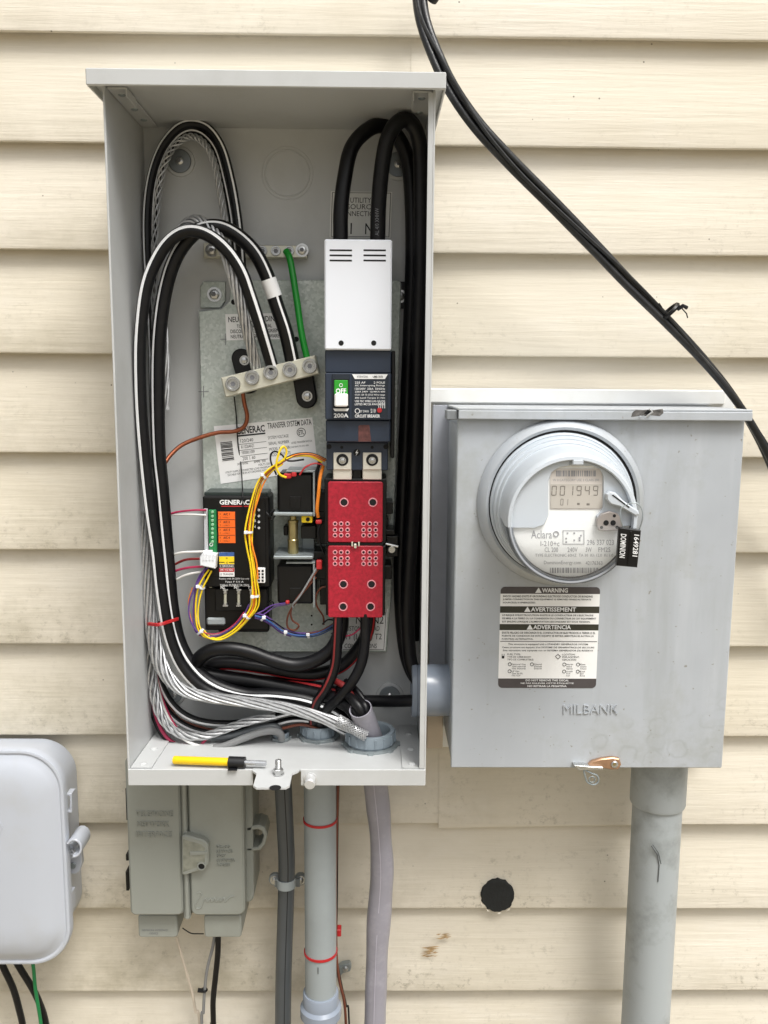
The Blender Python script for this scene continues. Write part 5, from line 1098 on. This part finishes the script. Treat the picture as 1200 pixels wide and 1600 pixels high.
# ================================================================== OVERHEAD DROP CABLE
dp = [(652, -60, .04), (655, -10, .055), (662, 35, .07), (680, 85, .08), (705, 137, .085), (745, 195, .085), (800, 255, .082), (860, 315, .078), (930, 387, .074), (985, 445, .07), (1040, 500, .066), (1095, 558, .06), (1140, 612, .055), (1175, 665, .05), (1205, 725, .045), (1235, 810, .04), (1255, 930, .035)]
P = path(dp, 10); fr = frame_path(P); dr = thing('drop_cable', 'pair of weathered black service cables sweeping down across the upper siding', 'cable', P[-1])
for k in range(2):
    pp = []
    for i, (p, tn, a, b_) in enumerate(fr):
        q_ = 0.9 + math.pi * k + .8 * math.sin(i * .03); pp.append(p + (a * math.cos(q_) + b_ * math.sin(q_)) * .0044)
    part('conductor', MB().tube(pp, .0047, 12), DROP, dr)
P2 = [p + fr[i][2] * .006 + fr[i][3] * (.004 * math.sin(i * .12)) for i, p in enumerate(P)]
part('messenger_wire', MB().tube(P2, .0022, 8), DROP, dr)
def knot(o, x, y, t):
    c_ = V(x, y, t); ax = Vector((.7, 0, -.72))
    ti = part('tie', MB().ring(c_, ax, .0125, .0022, 20, 6, 1.2), BLKP, o)
    part('tie_end', MB().tube([c_ + Vector((.006, -.009, .002)), c_ + Vector((.012, -.012, .006)), c_ + Vector((.017, -.010, .004))], .0026, 6).tube([c_ + Vector((.01, -.011, .004)), c_ + Vector((.016, -.013, -.003)), c_ + Vector((.018, -.012, -.008))], .0008, 5).tube([c_ + Vector((-.012, -.008, .004)), c_ + Vector((-.016, -.009, .009))], .0009, 5), BLKP, ti)
knot(dr, 1046, 487, .066)
part('wall_clip', MB().cyl(V(672, -2, .05), Vector((.5, -.6, .5)), .009, .014, 16), BLKP, dr)

# ================================================================== LEFT UTILITY BOX
ux0, uz0, uz1 = V(-155, 1340, .088).x, V(60, 1509, .088).z, V(60, 1173, .088).z; ux1 = V(104, 1340, .088).x
ub = thing('utility_box', 'pale grey rounded plastic utility box cut off by the left edge', 'utility box', ((ux0 + ux1) / 2, -.04, uz0))
part('base', MB().prism(rrect(ux0 + .007, uz0 + .008, ux1 - .013, V(60, 1154, .0).z, .046, 10), .0, .076, .004), UTIL, ub)
lid = MB()
rings = []; lay = ((.003, .073), (0, .075), (0, .084), (.001, .0862), (.003, .087), (.0045, .0868), (.006, .0855), (.008, .086), (.014, .0905), (.024, .0955), (.040, .0985), (.058, .0995))
for ins, t in lay: rings.append([(x, -t, z) for x, z in rrect(ux0 + ins, uz0 + ins, ux1 - ins, uz1 - ins, max(.012, .052 - ins * .7), 10)])
n_ = len(rings[0]); vs = [p for r_ in rings for p in r_]; fs = [tuple(range(n_))]
for j in range(len(rings) - 1):
    for i in range(n_): fs.append((j * n_ + i, j * n_ + (i + 1) % n_, (j + 1) * n_ + (i + 1) % n_, (j + 1) * n_ + i))
fs.append(tuple(range((len(rings) - 1) * n_, len(rings) * n_))); lid.add(vs, fs)
ld_ = part('lid', lid, UTIL, ub)
part('label_frame', MB().lathe((V(-20, 1290, .096).x, -.0994, V(-20, 1290, .096).z), OUT, [(.021, 0), (.021, .0007), (.0198, .0007), (.0198, 0)], 8, 0, 2 * math.pi), UTIL, ld_)
for (y0, y1) in ((1240, 1270), (1395, 1424)):
    part('latch', MB().pprism([(104, y0), (112, y0), (112, y1), (104, y1), (104, y1 - 3), (109, y1 - 4), (109, y0 + 4), (104, y0 + 3)], .060, .074, .0006), UTIL, ub)
hs_ = part('hasp', MB().pprism([(103, 1318), (126, 1318), (128, 1350), (124, 1362), (118, 1366), (103, 1366)], .050, .058, .001), UTIL, ub)
hp_ = []
for k in range(11): a_ = R(-100 + 250 * k / 10); hp_.append((115 + 13 * math.cos(a_), 1326 - 15 * math.sin(a_)))
hp_ = hp_ + [(115 + 9.5 * math.cos(R(150 - 25 * k)), 1326 - 11.5 * math.sin(R(150 - 25 * k))) for k in range(11)]
hk = part('hasp_loop', MB().pprism(hp_, .055, .090, .0008), UTIL, ub)
part('hasp_bolt', MB().cyl(V(113, 1330, .058), OUT, px(7, .07), .012, 18, .001).lathe(V(113, 1330, .070), OUT, [(px(4.5, .07), 0), (px(4.5, .07), .003), (px(2.5, .07), .003), (px(2.5, .07), 0)], 16), UTIL, hs_)
part('hasp_screw', MB().cyl(V(114, 1352, .058), OUT, px(5.5, .06), .002, 16), ZINC, hs_)
for pts, r_, m_, lb_ in (([(-5, 1490, .045), (8, 1515, .045), (20, 1545, .043), (30, 1575, .04), (37, 1610, .036), (44, 1680, .03), (95, 2000, .02), (200, 2900, .02)], 5.6, BLACK, 'left black cable leaving the bottom of the utility box'),
                         ([(18, 1490, .045), (33, 1515, .045), (48, 1540, .043), (60, 1565, .04), (72, 1600, .036), (82, 1680, .03), (120, 2000, .02), (215, 2900, .02)], 5.6, BLACK, 'right black cable leaving the bottom of the utility box'),
                         ([(49, 1490, .05), (52, 1515, .05), (55, 1540, .05), (59, 1565, .048), (64, 1600, .044), (72, 1680, .036), (115, 2000, .03), (210, 2900, .02)], 3.0, DGREEN, 'green wire hanging below the utility box')):
    cable('outlet_cable', pts, r_, lb_, m_, 'cable', group='cables below the utility box', tm=.045)

# ================================================================== TELEPHONE NETWORK BOX
nt_ = thing('telephone_box', 'weathered grey green telephone interface box below the open enclosure', 'telephone box', V(290, 1465, .04))
def nrect(x0, y0, x1, y1, t): return rect(x0, y0, x1, y1, t)
zt1 = ZBOT - .006
b0 = nrect(200, 1230, 384, 1432, .085)
part('base', MB().prism(rrect(b0[0] + .003, b0[2] + .004, b0[1] + .006, zt1 - .004, .010, 4), .0, .062, .002), NID, nt_)
a_ = nrect(200, 1230, 283, 1431, .088); part('left_door', MB().prism(rrect(a_[0], a_[2], a_[1] + .0005, zt1, .007, 5), .055, .088, .0025), NID, nt_)
a_ = nrect(296, 1230, 381, 1431, .086); part('right_door', MB().prism(rrect(a_[0] - .0005, a_[2], a_[1], zt1, .009, 5), .055, .086, .0025), NID, nt_)
a_ = nrect(283, 1230, 296, 1436, .084); part('centre_rib', MB().box(a_[0] + .001, a_[1] - .001, .05, .084, a_[2], zt1 - .001, .0012).box(a_[0] + .0045, a_[1] - .0015, .084, .0895, a_[2] + .003, zt1 - .002, .0012), NID, nt_)
hs2 = part('hasp', MB().pprism([(284, 1307), (290, 1305), (318, 1313), (325, 1320), (326, 1350), (320, 1358), (290, 1368), (284, 1367)], .086, .097, .0016), NID, nt_)
part('hasp_face', MB().pprism([(286, 1311), (314, 1319), (320, 1325), (320, 1347), (314, 1353), (286, 1363)], .096, .0972, .0003), mat('dirty_grey_plastic', '87887C', .7, 0, .3, 90), hs2)
part('hasp_slot', MB().pprism([(297, 1331), (324, 1331), (324, 1335), (297, 1337)], .0965, .0984, .0003), NID, hs2)
part('hasp_hole', MB().lathe(V(315, 1353, .097), OUT, [(px(7.5, .1), 0), (px(7.5, .1), .0018), (px(5.5, .1), .002), (px(5.2, .1), 0)], 20), NID, hs2); part('hasp_hole_dark', MB().disc(V(315, 1353, .0974), OUT, px(5.4, .1), .0002), HOLE, hs2)
for (x0, x1, y1, t_) in ((216, 277, 1465, .07), (319, 377, 1465, .075)):
    a_ = nrect(x0, 1430, x1, y1, t_); part('cable_boot', MB().prism(rrect(a_[0], a_[2], a_[1], a_[3], .004, 4), .002, t_, .0015), NID, nt_)
lo = [(385, 1293), (404, 1289), (414, 1293), (418, 1304), (414, 1320), (406, 1329), (385, 1330), (385, 1325), (403, 1324), (409, 1317), (412, 1306), (408, 1298), (402, 1296), (385, 1299)]
part('padlock_loop', MB().pprism(lo, .03, .062, .0012), NID, nt_)
for y0, y1 in ((1232, 1282), (1335, 1345), (1362, 1392)): part('hinge', MB().pbox(196.5, y0, 201, y1, .05, .07, .0005), BLKP, nt_)
lt = MB()
for k, s_ in enumerate(('TELEPHONE', 'NETWORK', 'INTERFACE')): letter(lt, s_, quad((212, 214, 213)[k], 1267 + k * 16, (270, 264, 268)[k], 1275.5 + k * 16), .0884, -.002)
o = part('embossed_lettering', lt, NID, nt_, False); so_ = o.modifiers.new('raise', 'SOLIDIFY'); so_.thickness = .0018; so_.offset = 0
lt = MB()
for k, s_ in enumerate(('TEL-CO', 'SERVICE', 'ONLY', 'CUSTOMER', 'ACCESS')): letter(lt, s_, quad(338, 1321 + k * 7, 338 + 3.6 * len(s_), 1325 + k * 7), .0864, 0)
o = part('embossed_lettering', lt, NID, nt_, False); so_ = o.modifiers.new('raise', 'SOLIDIFY'); so_.thickness = .0018; so_.offset = 0
sw = [(314, 1399), (306, 1412), (307, 1419), (314, 1418), (318, 1408), (322, 1404), (324, 1409), (329, 1404), (331, 1409), (336, 1403), (338, 1409), (343, 1403), (344, 1409), (350, 1403), (352, 1409), (359, 1402), (366, 1400)]
part('embossed_logo', MB().tube(path([(x, y, .0862) for x, y in sw], 5), .0011, 6).tube(path([(308, 1396, .0862), (313, 1394, .0862), (316, 1398, .0862)], 5), .0009, 6), NID, nt_)
lt = MB(); letter(lt, 'NETWORK INTERFACE', quad(222, 1452, 262, 1455), .0704, 0); letter(lt, 'DEVICE', quad(234, 1457, 247, 1460), .0704, 0); part('lettering', lt, GINK, nt_, False)
for pts, r_, m_, nm, lb_ in (([(273, 1455, .03), (279, 1475, .028), (288, 1505, .025), (298, 1545, .02), (306, 1580, .018), (314, 1625, .016), (335, 2000, .01), (380, 2900, .01)], 2.4, CREAMW, 'telephone_wire', 'cream telephone wire slanting down from the left boot'),
                         ([(336, 1455, .05), (332, 1480, .048), (324, 1515, .045), (319, 1550, .042), (317, 1580, .04), (317, 1630, .036), (335, 2000, .02), (380, 2900, .02)], 2.6, GREYW, 'telephone_wire', 'grey wire hanging from the right boot with a black tie'),
                         ([(341, 1455, .05), (340, 1490, .05), (336, 1530, .048), (333, 1565, .046), (333, 1600, .044), (334, 1640, .04), (350, 2000, .03), (390, 2900, .02)], 4.8, BLACK, 'telephone_cable', 'black cable hanging straight from the right boot')):
    cable(nm, pts, r_, lb_, m_)
single('black_wire_tie', MB().ring(V(319, 1547, .042), UPV, .0035, .0016, 14, 6).tube([V(317, 1548, .046), V(309, 1547, .047)], .0028, 8), BLKP, 'small black tie on the grey telephone wire', 'cable tie')
single('wire_offcut', MB().tube(path([(285, 1450, .02), (298, 1458, .02), (310, 1459, .02), (318, 1459, .025)], 6), .0008, 6), BLACK, 'very thin wire stretched between the two boots', 'wire')

# ================================================================== CONDUITS BELOW THE ENCLOSURE
fx = thing('flexible_conduit', 'dark grey flexible conduit clamped to the siding below the enclosure', 'conduit', V(444, 1600, .06))
Pf = path([(441, 1205, .085), (443, 1240, .082), (446, 1300, .072), (448, 1350, .062), (447, 1400, .056), (445, 1460, .055), (443, 1530, .055), (442, 1610, .055), (441, 1750, .055), (446, 2000, .055), (462, 2900, .055)], 8)
part('tube', MB().tube(Pf, px(14, .065), 18), FLEX, fx)
part('print_line', MB().stripe(Pf, px(14, .065), -.25, .0012), INK, fx)
cp = thing('conduit_clamp', 'grey two screw clamp strapping the flexible conduit to the wall', 'clamp', V(447, 1388, .03))
cA = V(447, 1378, .058); cr = px(16, .058)
part('strap', MB().lathe(cA - UPV * .006, UPV, [(cr * .92, 0), (cr * 1.02, 0), (cr * 1.02, .012), (cr * .92, .012)], 24, math.pi, 2 * math.pi) , PVC, cp)
for s in (-1, 1):
    xx = cA.x + s * cr * 1.35; zz = V(447, 1371, .03).z
    ea = part('ear', MB().cyl((xx, -.030, zz), OUT, .0085, .006, 20).box(min(cA.x + s * cr * .9, xx), max(cA.x + s * cr * .9, xx), .030, .042, zz - .007, zz + .004), PVC, cp)
    put('screw', HEXM, ea, (xx, -.0365, zz), .0052)
pv = thing('pvc_conduit', 'straight mid grey pvc conduit with two red ties below the enclosure', 'conduit', V(502, 1600, .075))
px0 = (.0234 + .0645) / 2 - .0005; zpb = V(502, 1548, .075).z; rpv = .0207
part('pipe', MB().lathe((px0, -.075, zpb - .03), UPV, [(rpv, 0), (rpv, ZBK - .003 - zpb + .03)], 40), PVC, pv)
cpo = part('coupling', MB().lathe((px0, -.075, -1.45), UPV, [(rpv * 1.04, 0), (rpv * 1.04, zpb + 1.45 - .035), (rpv * 1.32, zpb + 1.45 - .034), (rpv * 1.32, zpb + 1.45 - .022), (rpv * 1.14, zpb + 1.45 - .018), (rpv * 1.14, zpb + 1.45 - .0015), (rpv * 1.10, zpb + 1.45), (rpv * 1.0, zpb + 1.45)], 40), PVCL, pv)
part('print_line', MB().tube([V(497, 1512, .0965), V(497, 1522, .0965)], .0004, 5), INK, pv)
for y in (1280, 1486):
    zz = V(502, y, .075).z; rtie = MB().lathe((px0, -.075, zz - .0016), UPV, [(rpv + .0002, 0), (rpv + .0013, 0), (rpv + .0013, .0032), (rpv + .0002, .0032)], 40)
    single('red_cable_tie', rtie, REDTIE, 'upper red tie round the straight pvc conduit' if y < 1400 else 'lower red tie round the straight pvc conduit', 'cable tie', 'red ties on the pvc conduit')
cable('strapped_wire', [(527, 1205, .07), (527, 1240, .072), (525, 1300, .07), (525, 1380, .066), (525, 1450, .064), (526, 1500, .06), (531, 1535, .055), (537, 1565, .05), (541, 1610, .045), (543, 1700, .04), (544, 2000, .03), (545, 2900, .02)], 2.4, 'thin brown red wire strapped along the right of the pvc conduit', BRNW, 'wire')
cable('strapped_wire', [(530, 1205, .066), (529, 1250, .068), (527, 1300, .066), (526, 1400, .062), (527, 1490, .058), (534, 1540, .05), (540, 1570, .046), (545, 1620, .04), (548, 2000, .03), (548, 2900, .02)], 1.6, 'thin black wire behind the brown red wire beside the conduit', BLACK, 'wire')
single('tie_head', MB().pbox(526, 1453, 533, 1464, .05, .062, .0008), REDTIE, 'small dark red tie head sticking out right of the conduit', 'cable tie')
pcx = thing('conduit_strap', 'small zinc strap ear screwed beside the pvc conduit', 'strap', V(540, 1522, .002))
part('ear', MB().pprism([(526, 1515), (534, 1508), (546, 1506), (549, 1511), (547, 1518), (536, 1521), (528, 1530), (525, 1526)], .001, .010, .0008), ZINC, pcx); put('screw', PAN, pcx, V(540, 1514, .0102), px(5, .01))
Ps = path([(584, 1180, .085), (587, 1225, .084), (591, 1262, .083), (595, 1310, .08), (597, 1360, .077), (594, 1410, .074), (590, 1470, .072), (588, 1530, .07), (586, 1600, .07), (583, 1750, .07), (578, 2000, .07), (560, 2900, .07)], 8)
se = thing('service_cable', 'lavender grey oval service cable bending down from the enclosure', 'cable', Ps[-1])
part('jacket', MB().tube(Ps, lambda u: px(19.5, .08) * (1 + .05 * math.sin(u * 17) + .03 * math.sin(u * 41)), 24), SHEATH, se)
part('crease', MB().stripe(Ps, px(19.6, .08), .12, .0007, .0006), WHITES if False else mat('pale_crease', 'B9B5C2', .35), se)
fcl = V(588, 1236, .085)
part('nipple', MB().lathe((fcl.x + .001, fcl.y, ZBK - .010), UPV, [(px(24, .085), 0), (px(25, .085), .001), (px(25, .085), .007)], 32), CREAMW, se)

# repeats of one kind share a group
kinds = {}
for o in COL.objects:
    if o.parent is None and 'category' in o: kinds.setdefault(o.name.split('.')[0], []).append(o)
for k_, objs in kinds.items():
    if len(objs) > 1:
        for o in objs:
            if 'group' not in o: o['group'] = k_.replace('_', ' ') + 's of the installation'
